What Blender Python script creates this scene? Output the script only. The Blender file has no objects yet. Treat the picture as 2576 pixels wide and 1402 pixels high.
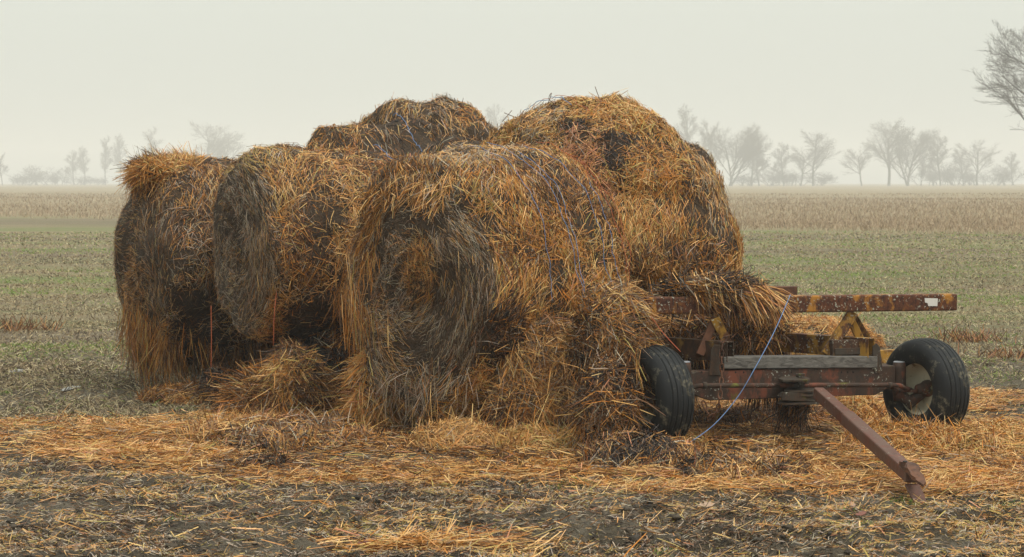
import bpy, bmesh, math, random
import numpy as np
from mathutils import Vector, Matrix
sc = bpy.context.scene
COL = sc.collection
rad = math.radians
FP, HOR, CX, CAMH = 5200.0, 446.0, 1288.0, 2.0
def at(px, py, Y):
    return np.array([(px-CX)*Y/FP, Y, CAMH-(py-HOR)*Y/FP])
RNG = np.random.default_rng(7)
# ------------------------------------------------------------------ noise
def _hash(ix, iy, iz, seed):
    h = (ix*374761393 + iy*668265263 + iz*2147483647 + seed*1274126177) & 0xffffffff
    h = ((h ^ (h >> 13))*1274126177) & 0xffffffff
    h = ((h ^ (h >> 16))*2246822519) & 0xffffffff
    h = h ^ (h >> 15)
    return (h & 0xffffff)/float(0xffffff)
def vnoise(p, seed=0):
    p = np.asarray(p, float); i = np.floor(p).astype(np.int64); f = p-i
    f = f*f*(3-2*f); r = 0
    for dx in (0, 1):
        for dy in (0, 1):
            for dz in (0, 1):
                w = (f[:, 0] if dx else 1-f[:, 0])*(f[:, 1] if dy else 1-f[:, 1])*(f[:, 2] if dz else 1-f[:, 2])
                r = r + w*_hash(i[:, 0]+dx, i[:, 1]+dy, i[:, 2]+dz, seed)
    return r*2-1
def fbm(p, o=3, seed=0):
    r = 0; a = 1.0; t = 0; p = np.asarray(p, float)
    for k in range(o):
        r = r + a*vnoise(p*(2.03**k), seed+k*17); t += a; a *= .5
    return r/t
def nrm(v):
    return v/np.maximum(np.linalg.norm(v, axis=-1, keepdims=True), 1e-9)
# ------------------------------------------------------------------ objects
def tag(o, label=None, cat=None, group=None, kind=None):
    if label: o['label'] = label
    if cat: o['category'] = cat
    if group: o['group'] = group
    if kind: o['kind'] = kind
    return o
def link(name, me, mat=None, parent=None):
    o = bpy.data.objects.new(name, me); COL.objects.link(o)
    if mat and me is not None:
        for m in (mat if isinstance(mat, (list, tuple)) else [mat]): me.materials.append(m)
    if parent is not None: o.parent = parent
    return o
def empty(name, loc, rz=0):
    o = bpy.data.objects.new(name, None); COL.objects.link(o)
    o.location = loc; o.rotation_euler = (0, 0, rz); o.empty_display_size = .2
    return o
def np_mesh(name, V, loops, starts, totals, col=None, smooth=True, matidx=None, snorm=None):
    me = bpy.data.meshes.new(name)
    me.vertices.add(len(V)); me.vertices.foreach_set('co', np.asarray(V, np.float32).ravel())
    me.loops.add(len(loops)); me.loops.foreach_set('vertex_index', np.asarray(loops, np.int32))
    me.polygons.add(len(starts)); me.polygons.foreach_set('loop_start', np.asarray(starts, np.int32))
    me.polygons.foreach_set('loop_total', np.asarray(totals, np.int32))
    if matidx is not None: me.polygons.foreach_set('material_index', np.asarray(matidx, np.int32))
    sm = np.full(len(starts), smooth) if snorm is None else snorm
    me.polygons.foreach_set('use_smooth', sm)
    me.update(calc_edges=True)
    if col is not None:
        a = me.color_attributes.new('col', 'FLOAT_COLOR', 'POINT')
        c = np.ones((len(V), 4), np.float32); c[:, :3] = col
        a.data.foreach_set('color', c.ravel())
    return me
def quads_mesh(name, V, Q, col=None, smooth=True, **k):
    Q = np.asarray(Q)
    n = Q.shape[1]
    return np_mesh(name, V, Q.ravel(), np.arange(len(Q))*n, np.full(len(Q), n), col, smooth, **k)
# ------------------------------------------------------------------ straw
PAL = np.array([
    [.48, .240, .070],   # 0 tan
    [.64, .400, .160],   # 1 pale
    [.42, .160, .019],   # 2 orange
    [.175, .117, .072],  # 3 grey brown
    [.125, .048, .012],  # 4 brown
    [.016, .010, .008],  # 5 dark, for rotten hay and for shade put into the straw colour
    [.46, .205, .105],   # 6 pinkish
    [.36, .295, .220],   # 7 weathered grey
    [.38, .285, .080],   # 8 olive yellow
])
def pick(W):
    W = W/W.sum(1, keepdims=True); c = np.cumsum(W, 1)
    k = (RNG.random((len(W), 1)) > c).sum(1).clip(0, len(PAL)-1)
    col = PAL[k]*RNG.uniform(.72, 1.28, (len(W), 1))*RNG.uniform(.93, 1.07, (len(W), 3))
    return np.clip(col, .005, .85)
def ribbons(P, D, N, L, W, col, bend=.12, droop=None, taper=.6):
    """straws: bent two-piece ribbons centred on P, running along D"""
    n = len(P)
    D = nrm(D)
    S = np.cross(D, N + RNG.normal(0, .55, (n, 3))); S = nrm(S)
    U = np.cross(S, D)
    L = L[:, None]; W = W[:, None]*.5
    b = RNG.normal(0, 1, (n, 1))*bend*L
    A = P-D*L*.5; B = P+U*b*.5; C = P+D*L*.5
    if droop is not None: C = C-np.array([0, 0, 1.])*droop[:, None]*L
    V = np.stack([A-S*W, A+S*W, B-S*W, B+S*W, C-S*W*taper, C+S*W*taper], 1).reshape(-1, 3)
    i = (np.arange(n)*6)[:, None]
    Q = np.concatenate([i+np.array([[0, 1, 3, 2]]), i+np.array([[2, 3, 5, 4]])], 1).reshape(-1, 4)
    return V, Q, np.repeat(col, 6, 0)
class Acc:
    def __init__(s): s.V = []; s.Q = []; s.C = []; s.M = []; s.S = []; s.n = 0
    def add(s, V, Q, C, mat=0, smooth=False):
        s.V.append(V); s.Q.append(Q+s.n); s.C.append(C); s.M.append(np.full(len(Q), mat)); s.S.append(np.full(len(Q), smooth)); s.n += len(V)
    def obj(s, name, mats, parent=None):
        V = np.concatenate(s.V); Q = np.concatenate(s.Q); C = np.concatenate(s.C)
        me = quads_mesh(name, V, Q, C, matidx=np.concatenate(s.M), snorm=np.concatenate(s.S))
        return link(name, me, mats, parent)
# ------------------------------------------------------------------ materials
def mat(name):
    m = bpy.data.materials.new(name); m.use_nodes = True
    nt = m.node_tree; b = nt.nodes['Principled BSDF']
    return m, nt, b
def nd(nt, t, **k):
    n = nt.nodes.new(t)
    for a, v in k.items():
        if hasattr(n, a): setattr(n, a, v)
    return n
def inp(n, **k):
    for a, v in k.items(): n.inputs[a.replace('_', ' ')].default_value = v
    return n
def noise(nt, vec, scale, detail=4, rough=.55, dist=0.0):
    n = nd(nt, 'ShaderNodeTexNoise'); n.inputs['Scale'].default_value = scale
    n.inputs['Detail'].default_value = detail; n.inputs['Roughness'].default_value = rough; n.inputs['Distortion'].default_value = dist
    if vec is not None: nt.links.new(vec, n.inputs['Vector'])
    return n.outputs['Fac']
def ramp(nt, fac, stops, interp='LINEAR'):
    r = nd(nt, 'ShaderNodeValToRGB'); r.color_ramp.interpolation = interp
    e = r.color_ramp.elements
    while len(e) < len(stops): e.new(.5)
    for k, (p, c) in enumerate(stops):
        e[k].position = p
        e[k].color = (c, c, c, 1) if isinstance(c, (int, float)) else (*c, 1)
    nt.links.new(fac, r.inputs['Fac'])
    return r.outputs['Color']
def mix(nt, fac, a, b):
    m = nd(nt, 'ShaderNodeMix', data_type='RGBA')
    for s, v in ((0, fac), (6, a), (7, b)):
        if isinstance(v, bpy.types.NodeSocket): nt.links.new(v, m.inputs[s])
        elif s == 0: m.inputs[0].default_value = v
        else: m.inputs[s].default_value = (*v, 1)
    return m.outputs[2]
def math_(nt, op, a, b=None, c=None, clamp=False):
    m = nd(nt, 'ShaderNodeMath', operation=op); m.use_clamp = clamp
    for i, v in enumerate((a, b, c)):
        if v is None: continue
        if isinstance(v, bpy.types.NodeSocket): nt.links.new(v, m.inputs[i])
        else: m.inputs[i].default_value = v
    return m.outputs[0]
def bump(nt, h, strength=.5, dist=.02, nin=None):
    b = nd(nt, 'ShaderNodeBump'); b.inputs['Strength'].default_value = strength; b.inputs['Distance'].default_value = dist
    nt.links.new(h, b.inputs['Height'])
    if nin is not None: nt.links.new(nin, b.inputs['Normal'])
    return b.outputs['Normal']
def coords(nt, kind='Object'):
    return nd(nt, 'ShaderNodeTexCoord').outputs[kind]

def straw_mat(name='straw', rough=.62, trans=.0):
    m, nt, b = mat(name)
    a = nd(nt, 'ShaderNodeAttribute', attribute_name='col')
    nt.links.new(a.outputs['Color'], b.inputs['Base Color'])
    b.inputs['Roughness'].default_value = rough
    b.inputs['Specular IOR Level'].default_value = .35
    return m
M_STRAW = straw_mat()
M_GRASS = straw_mat('grass_blade', .7)
def core_mat():
    m, nt, b = mat('packed_hay')
    co = coords(nt)
    f = noise(nt, co, 30, 5, .7)
    nt.links.new(ramp(nt, f, [(.3, (.018, .011, .006)), (.55, (.050, .029, .013)), (.8, (.10, .058, .026))]), b.inputs['Base Color'])
    b.inputs['Roughness'].default_value = .95
    nt.links.new(bump(nt, f, 1, .03), b.inputs['Normal'])
    return m
M_CORE = core_mat()
def paint_mat(name, paint, rust, dark, amount=.5, lichen=.0, moss=False, scale=9, rough=.75, streak=True, seed=0.0):
    m, nt, b = mat(name)
    co = coords(nt)
    mp = nd(nt, 'ShaderNodeMapping'); nt.links.new(co, mp.inputs['Vector'])
    mp.inputs['Location'].default_value = (seed, seed*.7, 0)
    mp.inputs['Scale'].default_value = (1, 1, .55) if streak else (1, 1, 1)
    v = mp.outputs['Vector']
    n1 = noise(nt, v, scale, 7, .68, .4)
    k = ramp(nt, n1, [(amount-.06, 0.0), (amount+.05, 1.0)])
    n2 = noise(nt, v, scale*4, 5, .7)
    rc = mix(nt, ramp(nt, n2, [(.35, 0.0), (.65, 1.0)]), dark, rust)
    c = mix(nt, k, rc, paint)
    if lichen > 0:
        n3 = noise(nt, co, 60, 3, .5)
        n3b = noise(nt, co, 6, 2, .5)
        lk = math_(nt, 'MULTIPLY', ramp(nt, n3, [(.60, 0.0), (.66, 1.0)]), ramp(nt, n3b, [(.62-lichen, 0.0), (.78-lichen, 1.0)]))
        c = mix(nt, lk, c, (.36, .37, .31))
    if moss:
        n4 = noise(nt, co, 5, 5, .6)
        c = mix(nt, ramp(nt, n4, [(.60, 0.0), (.68, .85)]), c, (.13, .13, .015))
    nt.links.new(c, b.inputs['Base Color'])
    b.inputs['Roughness'].default_value = rough
    b.inputs['Specular IOR Level'].default_value = .3
    nt.links.new(bump(nt, n2, .35, .006, bump(nt, k, .3, .002)), b.inputs['Normal'])
    return m
M_YEL = paint_mat('yellow_rust_paint', (.33, .175, .026), (.11, .038, .013), (.032, .016, .011), .51, .18)
M_BEAM = paint_mat('beam_rust_paint', (.36, .16, .025), (.13, .042, .014), (.030, .013, .010), .56, .24, seed=3.1)
M_DKY = paint_mat('dark_yellow_rust', (.24, .13, .022), (.075, .033, .015), (.030, .018, .012), .60, .15)
M_RED = paint_mat('red_faded_paint', (.15, .046, .024), (.060, .030, .018), (.030, .022, .017), .57, .10, True, 6)
M_REDT = paint_mat('tongue_paint', (.105, .054, .038), (.15, .042, .024), (.065, .036, .026), .47, .07, False, 7, .6)
M_DARK = paint_mat('dark_greasy_steel', (.045, .035, .026), (.08, .04, .02), (.02, .016, .013), .5, .1, True)
M_RUST = paint_mat('bare_rust', (.13, .055, .028), (.09, .038, .02), (.04, .02, .014), .5, .0)
def wood():
    m, nt, b = mat('grey_weathered_wood')
    co = coords(nt)
    mp = nd(nt, 'ShaderNodeMapping'); nt.links.new(co, mp.inputs['Vector']); mp.inputs['Scale'].default_value = (1.1, 9, 9)
    n = noise(nt, mp.outputs['Vector'], 4, 8, .65, 1.3)
    c = ramp(nt, n, [(.30, (.030, .026, .023)), (.45, (.090, .082, .073)), (.6, (.145, .135, .12)), (.8, (.22, .205, .185))])
    nt.links.new(c, b.inputs['Base Color']); b.inputs['Roughness'].default_value = .85
    nt.links.new(bump(nt, n, .5, .01), b.inputs['Normal'])
    return m
M_WOOD = wood()
def rubber():
    m, nt, b = mat('old_tyre_rubber')
    co = coords(nt)
    n = noise(nt, co, 7, 6, .7); n2 = noise(nt, co, 26, 5, .7)
    k = math_(nt, 'MULTIPLY', ramp(nt, n, [(.52, 0.0), (.62, 1.0)]), ramp(nt, n2, [(.45, 0.0), (.6, 1.0)]))
    base = mix(nt, ramp(nt, noise(nt, co, 3, 4), [(.3, 0.0), (.7, 1.0)]), (.007, .008, .009), (.014, .016, .018))
    c = mix(nt, math_(nt, 'MULTIPLY', k, .75), base, (.20, .175, .12))
    nt.links.new(c, b.inputs['Base Color'])
    b.inputs['Roughness'].default_value = .66; b.inputs['Specular IOR Level'].default_value = .28
    nt.links.new(bump(nt, n2, .3, .004), b.inputs['Normal'])
    return m
M_TYRE = rubber()
M_RIM = paint_mat('cream_rim', (.52, .48, .36), (.22, .12, .05), (.12, .08, .04), .43, 0, False, 6)
M_PLATE = paint_mat('white_plate', (.62, .60, .56), (.5, .48, .44), (.4, .38, .34), .3, 0)
M_CAP = paint_mat('shiny_cap', (.30, .31, .33), (.22, .22, .22), (.1, .1, .1), .3, 0, rough=.3)
def plain(name, c, r=.7):
    m, nt, b = mat(name); b.inputs['Base Color'].default_value = (*c, 1); b.inputs['Roughness'].default_value = r
    nt.links.new(bump(nt, noise(nt, coords(nt), 60, 3), .3, .002), b.inputs['Normal'])
    return m
M_BLUE = plain('blue_twine', (.11, .20, .38)); M_ORTW = plain('orange_twine', (.40, .09, .03))
def bark():
    m, nt, b = mat('bark')
    f = noise(nt, coords(nt), 2.5, 5)
    nt.links.new(ramp(nt, f, [(.3, (.035, .030, .026)), (.7, (.085, .072, .06))]), b.inputs['Base Color'])
    b.inputs['Roughness'].default_value = .9
    return m
M_BARK = bark()

# ------------------------------------------------------------------ ground
def gh(x, y):
    x = np.asarray(x, float); y = np.asarray(y, float)
    p = np.stack([x, y, np.zeros_like(x)], 1)
    near = np.clip((17.5-y)/3.0, 0, 1); vn = np.clip((13.3-y)/1.2, 0, 1)
    h = .035*fbm(p*np.array([.5, .8, 1]), 3, 5)
    r = fbm(p*np.array([5.5, 9., 1]), 4, 9)
    h = h+.026*r*near+.018*fbm(p*15., 2, 41)*near
    rut = fbm(p*np.array([.8, 2.6, 1]), 3, 77)
    h = h+vn*(.055*rut+.085*np.maximum(fbm(p*np.array([3.5, 5.5, 1]), 4, 23), -.1)*1.3)
    flatl = np.clip((-x-1.0)/1.5, 0, 1)*vn     # the smoother mud on the left
    h = h*(1-.62*flatl)
    h = h+np.clip((y-40)/60, 0, 1)*.25*fbm(p*.02, 2, 3)-2.2*np.clip((y-90)/910, 0, 2.7)
    return h
def build_ground():
    def axis(lo, hi, dlo, dhi, step, g=1.16):
        c = list(np.arange(dlo, dhi, step)); a = []; v = dlo; s = step
        while v > lo: s *= g; v -= s; a.append(max(v, lo))
        b = []; v = c[-1]; s = step
        while v < hi: s *= g; v += s; b.append(min(v, hi))
        return np.array(a[::-1]+c+b)
    xs = axis(-1300, 1300, -4.6, 4.6, .022); ys = axis(-25, 2500, 10.2, 17.5, .026, 1.03)
    X, Y = np.meshgrid(xs, ys); sh = X.shape
    x = X.ravel(); y = Y.ravel(); z = gh(x, y)
    V = np.stack([x, y, z], 1)
    i = np.arange(sh[0]*sh[1]).reshape(sh)
    Q = np.stack([i[:-1, :-1], i[:-1, 1:], i[1:, 1:], i[1:, :-1]], -1).reshape(-1, 4)
    me = quads_mesh('ground', V, Q)
    m, nt, b = mat('field_soil')
    co = coords(nt); sep = nd(nt, 'ShaderNodeSeparateXYZ'); nt.links.new(co, sep.inputs[0])
    yy = sep.outputs['Y']; xx = sep.outputs['X']
    # mud
    nA = noise(nt, co, 1.1, 6, .6); nB = noise(nt, co, 22, 6, .7); nC = noise(nt, co, 90, 4, .7)
    mud = mix(nt, ramp(nt, nB, [(.35, 0.0), (.65, 1.0)]), (.022, .016, .010), (.095, .074, .047))
    mud = mix(nt, ramp(nt, nC, [(.5, 0.0), (.72, .8)]), mud, (.20, .15, .085))
    mud = mix(nt, ramp(nt, noise(nt, co, 45, 5, .75), [(.56, 0.0), (.66, .8)]), mud, (.018, .012, .008))
    mud = mix(nt, ramp(nt, nA, [(.45, 0.0), (.66, .55)]), mud, (.20, .168, .118))
    # grass field far bands stretched along x
    mp = nd(nt, 'ShaderNodeMapping'); nt.links.new(co, mp.inputs['Vector']); mp.inputs['Scale'].default_value = (.22, 1, 1)
    nD = noise(nt, mp.outputs['Vector'], .33, 6, .62); nE = noise(nt, co, 3.2, 6, .7); nF = noise(nt, mp.outputs['Vector'], .07, 3, .5)
    gr = mix(nt, ramp(nt, nD, [(.42, 0.0), (.58, 1.0)]), (.215, .172, .098), (.125, .160, .042))
    gr = mix(nt, ramp(nt, nE, [(.35, 0.0), (.7, .8)]), gr, (.245, .20, .12))
    gr = mix(nt, ramp(nt, nF, [(.45, 0.0), (.58, .7)]), gr, (.15, .115, .075))
    st = mix(nt, ramp(nt, noise(nt, mp.outputs['Vector'], .6, 6, .7), [(.35, 0.0), (.65, 1.0)]), (.21, .165, .095), (.29, .23, .135))
    # edges
    yn = math_(nt, 'ADD', yy, math_(nt, 'MULTIPLY', noise(nt, mp.outputs['Vector'], .5, 4), 5))
    kg = ramp(nt, math_(nt, 'DIVIDE', yn, 60), [(.33, 0.0), (.50, 1.0)])
    # the tan field starts nearer on the right
    ys_ = math_(nt, 'ADD', yn, math_(nt, 'MULTIPLY', xx, .9))
    ks = ramp(nt, math_(nt, 'DIVIDE', ys_, 200), [(.44, 0.0), (.50, 1.0)])
    c = mix(nt, kg, mud, gr); c = mix(nt, ks, c, st)
    nt.links.new(c, b.inputs['Base Color'])
    wet = ramp(nt, nA, [(.42, .92), (.60, .60)])
    nt.links.new(math_(nt, 'MAXIMUM', wet, kg), b.inputs['Roughness'])
    b.inputs['Specular IOR Level'].default_value = .3
    nt.links.new(bump(nt, nC, .8, .01, bump(nt, nB, 1.0, .05)), b.inputs['Normal'])
    tag(link('ground', me, m), kind='structure')
build_ground()

def puddle(px, py, w, d, name='puddle'):
    Y = FP*CAMH/(py-HOR); X = (px-CX)*Y/FP
    n = 40; a = np.linspace(0, 2*np.pi, n, endpoint=False)
    r = 1+.28*np.sin(a*2+px)+.18*np.sin(a*5+py)+.1*np.sin(a*9)
    zc = gh(np.array([X]), np.array([Y]))[0]+.012
    V = np.stack([X+np.cos(a)*w*r, Y+np.sin(a)*d*r, np.full(n, zc)], 1)
    me = np_mesh(name, V, np.arange(n), [0], [n])
    m, nt, b = mat('standing_water'); b.inputs['Base Color'].default_value = (.12, .12, .11, 1)
    b.inputs['Roughness'].default_value = .12
    nt.links.new(bump(nt, noise(nt, coords(nt), 8, 2), .05, .01), b.inputs['Normal'])
    tag(link(name, me, m), kind='structure')
puddle(45, 940, .06, .20); puddle(175, 984, .07, .18)

# ------------------------------------------------------------------ hay bodies
def surf_grid(ev, nth, nph):
    """closed surface of ev(th, ph); th rows resampled to equal steps"""
    f = np.linspace(0, np.pi, 1200)
    p = ev.profile(f); s = np.concatenate([[0], np.cumsum(np.linalg.norm(np.diff(p, axis=0), axis=1))])
    th = np.interp(np.linspace(0, s[-1], nth), s, f)
    th[0] += 1e-4; th[-1] -= 1e-4
    ph = np.linspace(0, 2*np.pi, nph, endpoint=False)
    T, F = np.meshgrid(th, ph, indexing='ij')
    V, att = ev(T.ravel(), F.ravel())
    i = np.arange(nth*nph).reshape(nth, nph)
    j = np.roll(i, -1, 1)
    Q = np.stack([i[:-1], j[:-1], j[1:], i[1:]], -1).reshape(-1, 4)
    return V, Q, att
def sample(V, Q, att, n, wfun=None):
    T = np.concatenate([Q[:, [0, 1, 2]], Q[:, [0, 2, 3]]])
    a, b, c = V[T[:, 0]], V[T[:, 1]], V[T[:, 2]]
    cr = np.cross(b-a, c-a); A = np.linalg.norm(cr, axis=1)
    N = cr/np.maximum(A[:, None], 1e-12)
    w = A.copy()
    if wfun is not None: w = w*wfun((a+b+c)/3, N, att[T[:, 0]])
    k = RNG.choice(len(T), n, p=w/w.sum())
    u = RNG.random((n, 1)); v = RNG.random((n, 1)); m = (u+v) > 1; u[m] = 1-u[m]; v[m] = 1-v[m]
    P = a[k]+u*(b-a)[k]+v*(c-a)[k]
    t = T[k]
    at_ = att[t[:, 0]]*(1-u-v)+att[t[:, 1]]*u+att[t[:, 2]]*v
    return P, N[k], at_
class Bale:
    def __init__(s, c, psi, Rh, Ru, Rd, H, e=.42, er=.55, cave=.0, wide=.0, amp=(.10, .035), seed=0, lean=0., squash=0., warp=None):
        s.c = np.array(c, float); s.a = np.array([math.cos(psi), math.sin(psi), 0]); s.h = np.array([math.sin(psi), -math.cos(psi), 0])
        s.Rh, s.Ru, s.Rd, s.H, s.e, s.er, s.cave, s.wide, s.amp, s.seed, s.lean, s.warp = Rh, Ru, Rd, H, e, er, cave, wide, amp, seed, lean, warp
    def profile(s, th):
        return np.stack([-s.H*np.sign(np.cos(th))*np.abs(np.cos(th))**s.e, (s.Ru+s.Rh)/2*np.abs(np.sin(th))**s.er], 1)
    def __call__(s, th, ph, off=0.):
        x = -s.H*np.sign(np.cos(th))*np.abs(np.cos(th))**s.e
        rr = np.abs(np.sin(th))**s.er
        x = x+np.where(x < 0, s.cave*(1-np.clip(rr/.93, 0, 1)**5), 0)
        sp = np.sin(ph); cp = np.cos(ph)
        v = rr*np.where(sp > 0, s.Ru, s.Rd)*sp
        h = rr*s.Rh*cp*(1+s.wide*np.clip(-sp, 0, 1))
        x = x+s.lean*v-np.where(x < 0, .013*np.sin(rr*s.Rh*72+2*np.sin(ph*2))*np.clip(1.1-rr, 0, 1)*2, 0)
        P = s.c+s.a*x[:, None]+s.h*h[:, None]+np.array([0, 0, 1.])*v[:, None]
        if s.warp is not None: P = s.warp(P)
        r = nrm(P-s.c)
        d = s.amp[0]*fbm(P*2.1, 2, s.seed)+s.amp[1]*fbm(P*7, 2, s.seed+50)+off
        P = P+r*d[:, None]
        if off == 0.: P[:, 2] = np.maximum(P[:, 2], .01)
        att = np.stack([x/s.H, rr, cp, sp], 1)
        return P, att
TAN = [5, 3, 1.5, 1.2, .8, .3, .3, .6, .2]
GREYTAN = [4, 2.6, .4, 2.2, .7, .3, .3, 3.4, .3]
ORNG = [3, 1.6, 5, .5, 1.6, .2, .3, .1, 1.0]
FACE = [1.3, .7, .4, 3.4, 1.6, .5, .2, 5.5, .2]
FACEBR = [1.8, .6, 1.2, 2.6, 3.6, .7, .2, 1.8, .2]
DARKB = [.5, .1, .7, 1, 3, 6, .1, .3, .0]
TANG = [5, 4, .8, .8, .4, .15, .4, 2.4, .4]
ROT_SHADE = [.15, .05, .1, .8, 1.2, 12, .1, .3, .0]  # near black weights: rotten patches, also shade painted under the front bale's lip
PINK = [1.2, 1, 1, .5, .8, .3, 6, .3, .0]
GOLD = [4, 2.6, 3.2, .3, .9, .2, .3, .1, 1.4]
BRIGHT = [5, 4, 3, .2, .5, .1, .6, .2, .5]
BROWN = [1.6, .5, 1.8, 1.2, 5, 1.6, .2, .4, .2]
def hay_straws(acc, V, Q, att, n, barrel, face=None, under=BROWN, patches=(), L=(.04, .15), W=(.0028, .0058), swirl=1.0,
               facefine=.55, lift=.12, flow=None, seed=0, fly=.022, hang=1.0, shift=.0, facex=-.8, wfun=None):
    wf0 = wfun or (lambda P, N, A: 1.0)
    P, N, A = sample(V, Q, att, n, lambda p, n_, a: wf0(p, n_, a)*np.clip(.75+1.5*fbm(p*5.5, 2, seed+301), .12, 2))
    isf = (A[:, 1] < .9) & (A[:, 0] < facex) if face is not None else np.zeros(n, bool)
    g = np.array([0, 0, -1.])
    down = g-N*(N@g)[:, None]
    rnd = RNG.normal(0, 1, (n, 3)); rnd = nrm(rnd-N*(rnd*N).sum(1, keepdims=True))
    # coherent comb direction, so that wisps lie together
    fl = np.stack([fbm(P*1.9, 2, seed+11), fbm(P*1.9, 2, seed+12), fbm(P*1.9, 2, seed+13)], 1)*3
    fl = fl-N*(fl*N).sum(1, keepdims=True)
    steep = np.clip(1.05-N[:, 2], 0, 1.6)
    cl = fbm(P*3.3, 2, seed+71)
    wd = np.where(isf, .35, (.12+.55*steep**1.6)*hang*(1+1.2*np.clip(cl, -1, 1)))
    D = rnd*np.where(isf, .55, .85)[:, None]+fl*np.where(isf, .55, .35)[:, None]+down*wd[:, None]
    if face is not None:
        # swirl of the rolled hay on the bale's face
        ax = nrm(N); upv = np.array([0, 0, 1.])
        phs = np.stack([A[:, 2], A[:, 3]], 1)
        Hh = np.cross(np.array([0, 0, 1.]), N); Hh = nrm(Hh)
        tang = -phs[:, 1:2]*Hh*-1.0+phs[:, 0:1]*upv
        sw = np.cross(N, nrm(Hh*A[:, 2:3]*-1+upv*A[:, 3:4]))
        D = np.where(isf[:, None], D+sw*swirl*1.25*np.clip(A[:, 1:2]*1.8-.15, 0, 1.25)+down*.3*(1-A[:, 1:2]), D)
    if flow is not None: D = D+flow(P, N, A)
    D = nrm(D)
    li = np.abs(RNG.normal(0, 1, n))*lift
    f = RNG.random(n) < fly
    li[f] = RNG.uniform(.4, 1.3, f.sum())
    # tips never dive under: straws rise off the surface towards the way they point
    D2 = nrm(D+N*li[:, None])
    Ls = RNG.uniform(L[0], L[1], n)*RNG.choice([.7, 1, 1, 1.5], n); Ws = RNG.uniform(W[0], W[1], n)
    Ls = np.where(isf, Ls*.9, Ls); Ws = np.where(isf, Ws*facefine, Ws); Ls[f] *= 1.15
    hd = (N[:, 2] < .15) & ~isf
    Ls = np.where(hd, Ls*1.35, Ls)
    c1 = fbm(P*1.3, 3, seed+31)[:, None]; c2 = fbm(P*4.2, 2, seed+37)[:, None]
    Wt = np.tile(np.array(barrel, float), (n, 1))
    if face is not None: Wt[isf] = np.array(face)
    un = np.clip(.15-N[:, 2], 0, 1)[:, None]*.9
    if face is not None:
        bd = np.sin(A[:, 1]*62+1.5*fbm(P*3, 2, seed+81))[:, None]*isf[:, None]
        Wt = Wt*(1+bd*np.array([[.3, .5, 0, -.5, -.5, -.8, 0, .6, 0]]))
    if under is not None: Wt = np.where(isf[:, None], Wt, Wt*(1-un)+np.array(under)*un)  # undersides shift to browner, darker weights: shade put into the straw colour
    Wt = Wt*(1+np.clip(c1*np.array([[.6, 1.5, -1.2, -.8, -1.4, -2.5, 0, -1, 1]]), -.9, 3))
    Wt = Wt*(1+np.clip(c2*np.array([[.3, .8, .8, -.8, -.8, -2.5, .8, -.5, 1]]), -.9, 3))
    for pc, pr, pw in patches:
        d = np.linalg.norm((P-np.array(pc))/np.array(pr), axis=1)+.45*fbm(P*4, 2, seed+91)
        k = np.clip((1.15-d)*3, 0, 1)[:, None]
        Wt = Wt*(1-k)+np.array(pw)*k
    col = pick(Wt)
    P2 = P+N*(RNG.uniform(-.01, .045, n)+shift)[:, None]+D2*(li*Ls*.4)[:, None]
    dr = np.where(f, .05, np.clip(.35-N[:, 2], 0, 1)*.25)
    Vv, Qq, Cc = ribbons(P2, D2, N, Ls, Ws, col, .17, dr)
    acc.add(Vv, Qq, Cc, 0)
def hanging(acc, P, n, L=(.2, .5), W=(.004, .008), spread=.28, wts=BROWN, out=None, jit=.06):
    """strands that hang from given anchor points"""
    wk = np.clip(.3+2.2*fbm(P*6, 2, 401), .0, 3)+.02
    k = RNG.choice(len(P), n, p=wk/wk.sum())
    p = P[k]+RNG.normal(0, jit, (n, 3))
    Ls = RNG.uniform(*L, n)*RNG.choice([.6, .8, 1, 1.25], n)
    sw_ = np.stack([fbm(p*3.5, 2, 411), fbm(p*3.5, 2, 412), 0*Ls], 1)*spread*2.6
    D = np.array([0, 0, -1.])+RNG.normal(0, spread, (n, 3))+sw_
    if out is not None: D = D+out
    D = nrm(D)
    p = p+D*(Ls*.35)[:, None]
    p[:, 2] = np.maximum(p[:, 2], .03+np.abs(D[:, 2])*Ls*.5)
    N = nrm(RNG.normal(0, 1, (n, 3))*np.array([1, 1, .3]))
    V, Q, C = ribbons(p, D, N, Ls, RNG.uniform(*W, n), pick(np.tile(np.array(wts, float), (n, 1))), .12, np.full(n, .05))
    acc.add(V, Q, C, 0)
def core(acc, V, Q): acc.add(V, Q, np.full((len(V), 3), .08), 1, True)

# bale fronting the wagon, slumped over its left side to the ground
GRP = 'weathered round hay bales on and beside the wagon'
LAYER = {}
def make_bale(key, B, n, label, nth=60, nph=130, skirt=None, extra=None, **kw):
    acc = Acc(); V, Q, att = surf_grid(B, nth, nph)
    core(acc, V, Q)
    hay_straws(acc, V, Q, att, n, **kw)
    if skirt:
        for s in skirt:
            P, N, A = sample(V, Q, att, 4000)
            k = s['sel'](P, N, A)
            if k.sum() > 5: hanging(acc, P[k], s['n'], s.get('L', (.15, .42)), s.get('W', (.004, .008)), s.get('spread', .22), s.get('w', BROWN), s.get('out'), s.get('jit', .05))
    if extra: extra(acc, B)
    o = acc.obj('hay_bale', [M_STRAW, M_CORE]); tag(o, label, 'hay bale', GRP)
    LAYER[key] = (B, o)
    return o
cB1 = at(1050, 735, 15.85)+np.array([math.cos(rad(45)), math.sin(rad(45)), 0])*.72
B1 = Bale((cB1[0], cB1[1], 1.17), rad(45), .95, 1.05, 1.06, .86, e=.36, er=.55, cave=.07, wide=-.12, amp=(.09, .03), seed=1, lean=.04)
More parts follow.
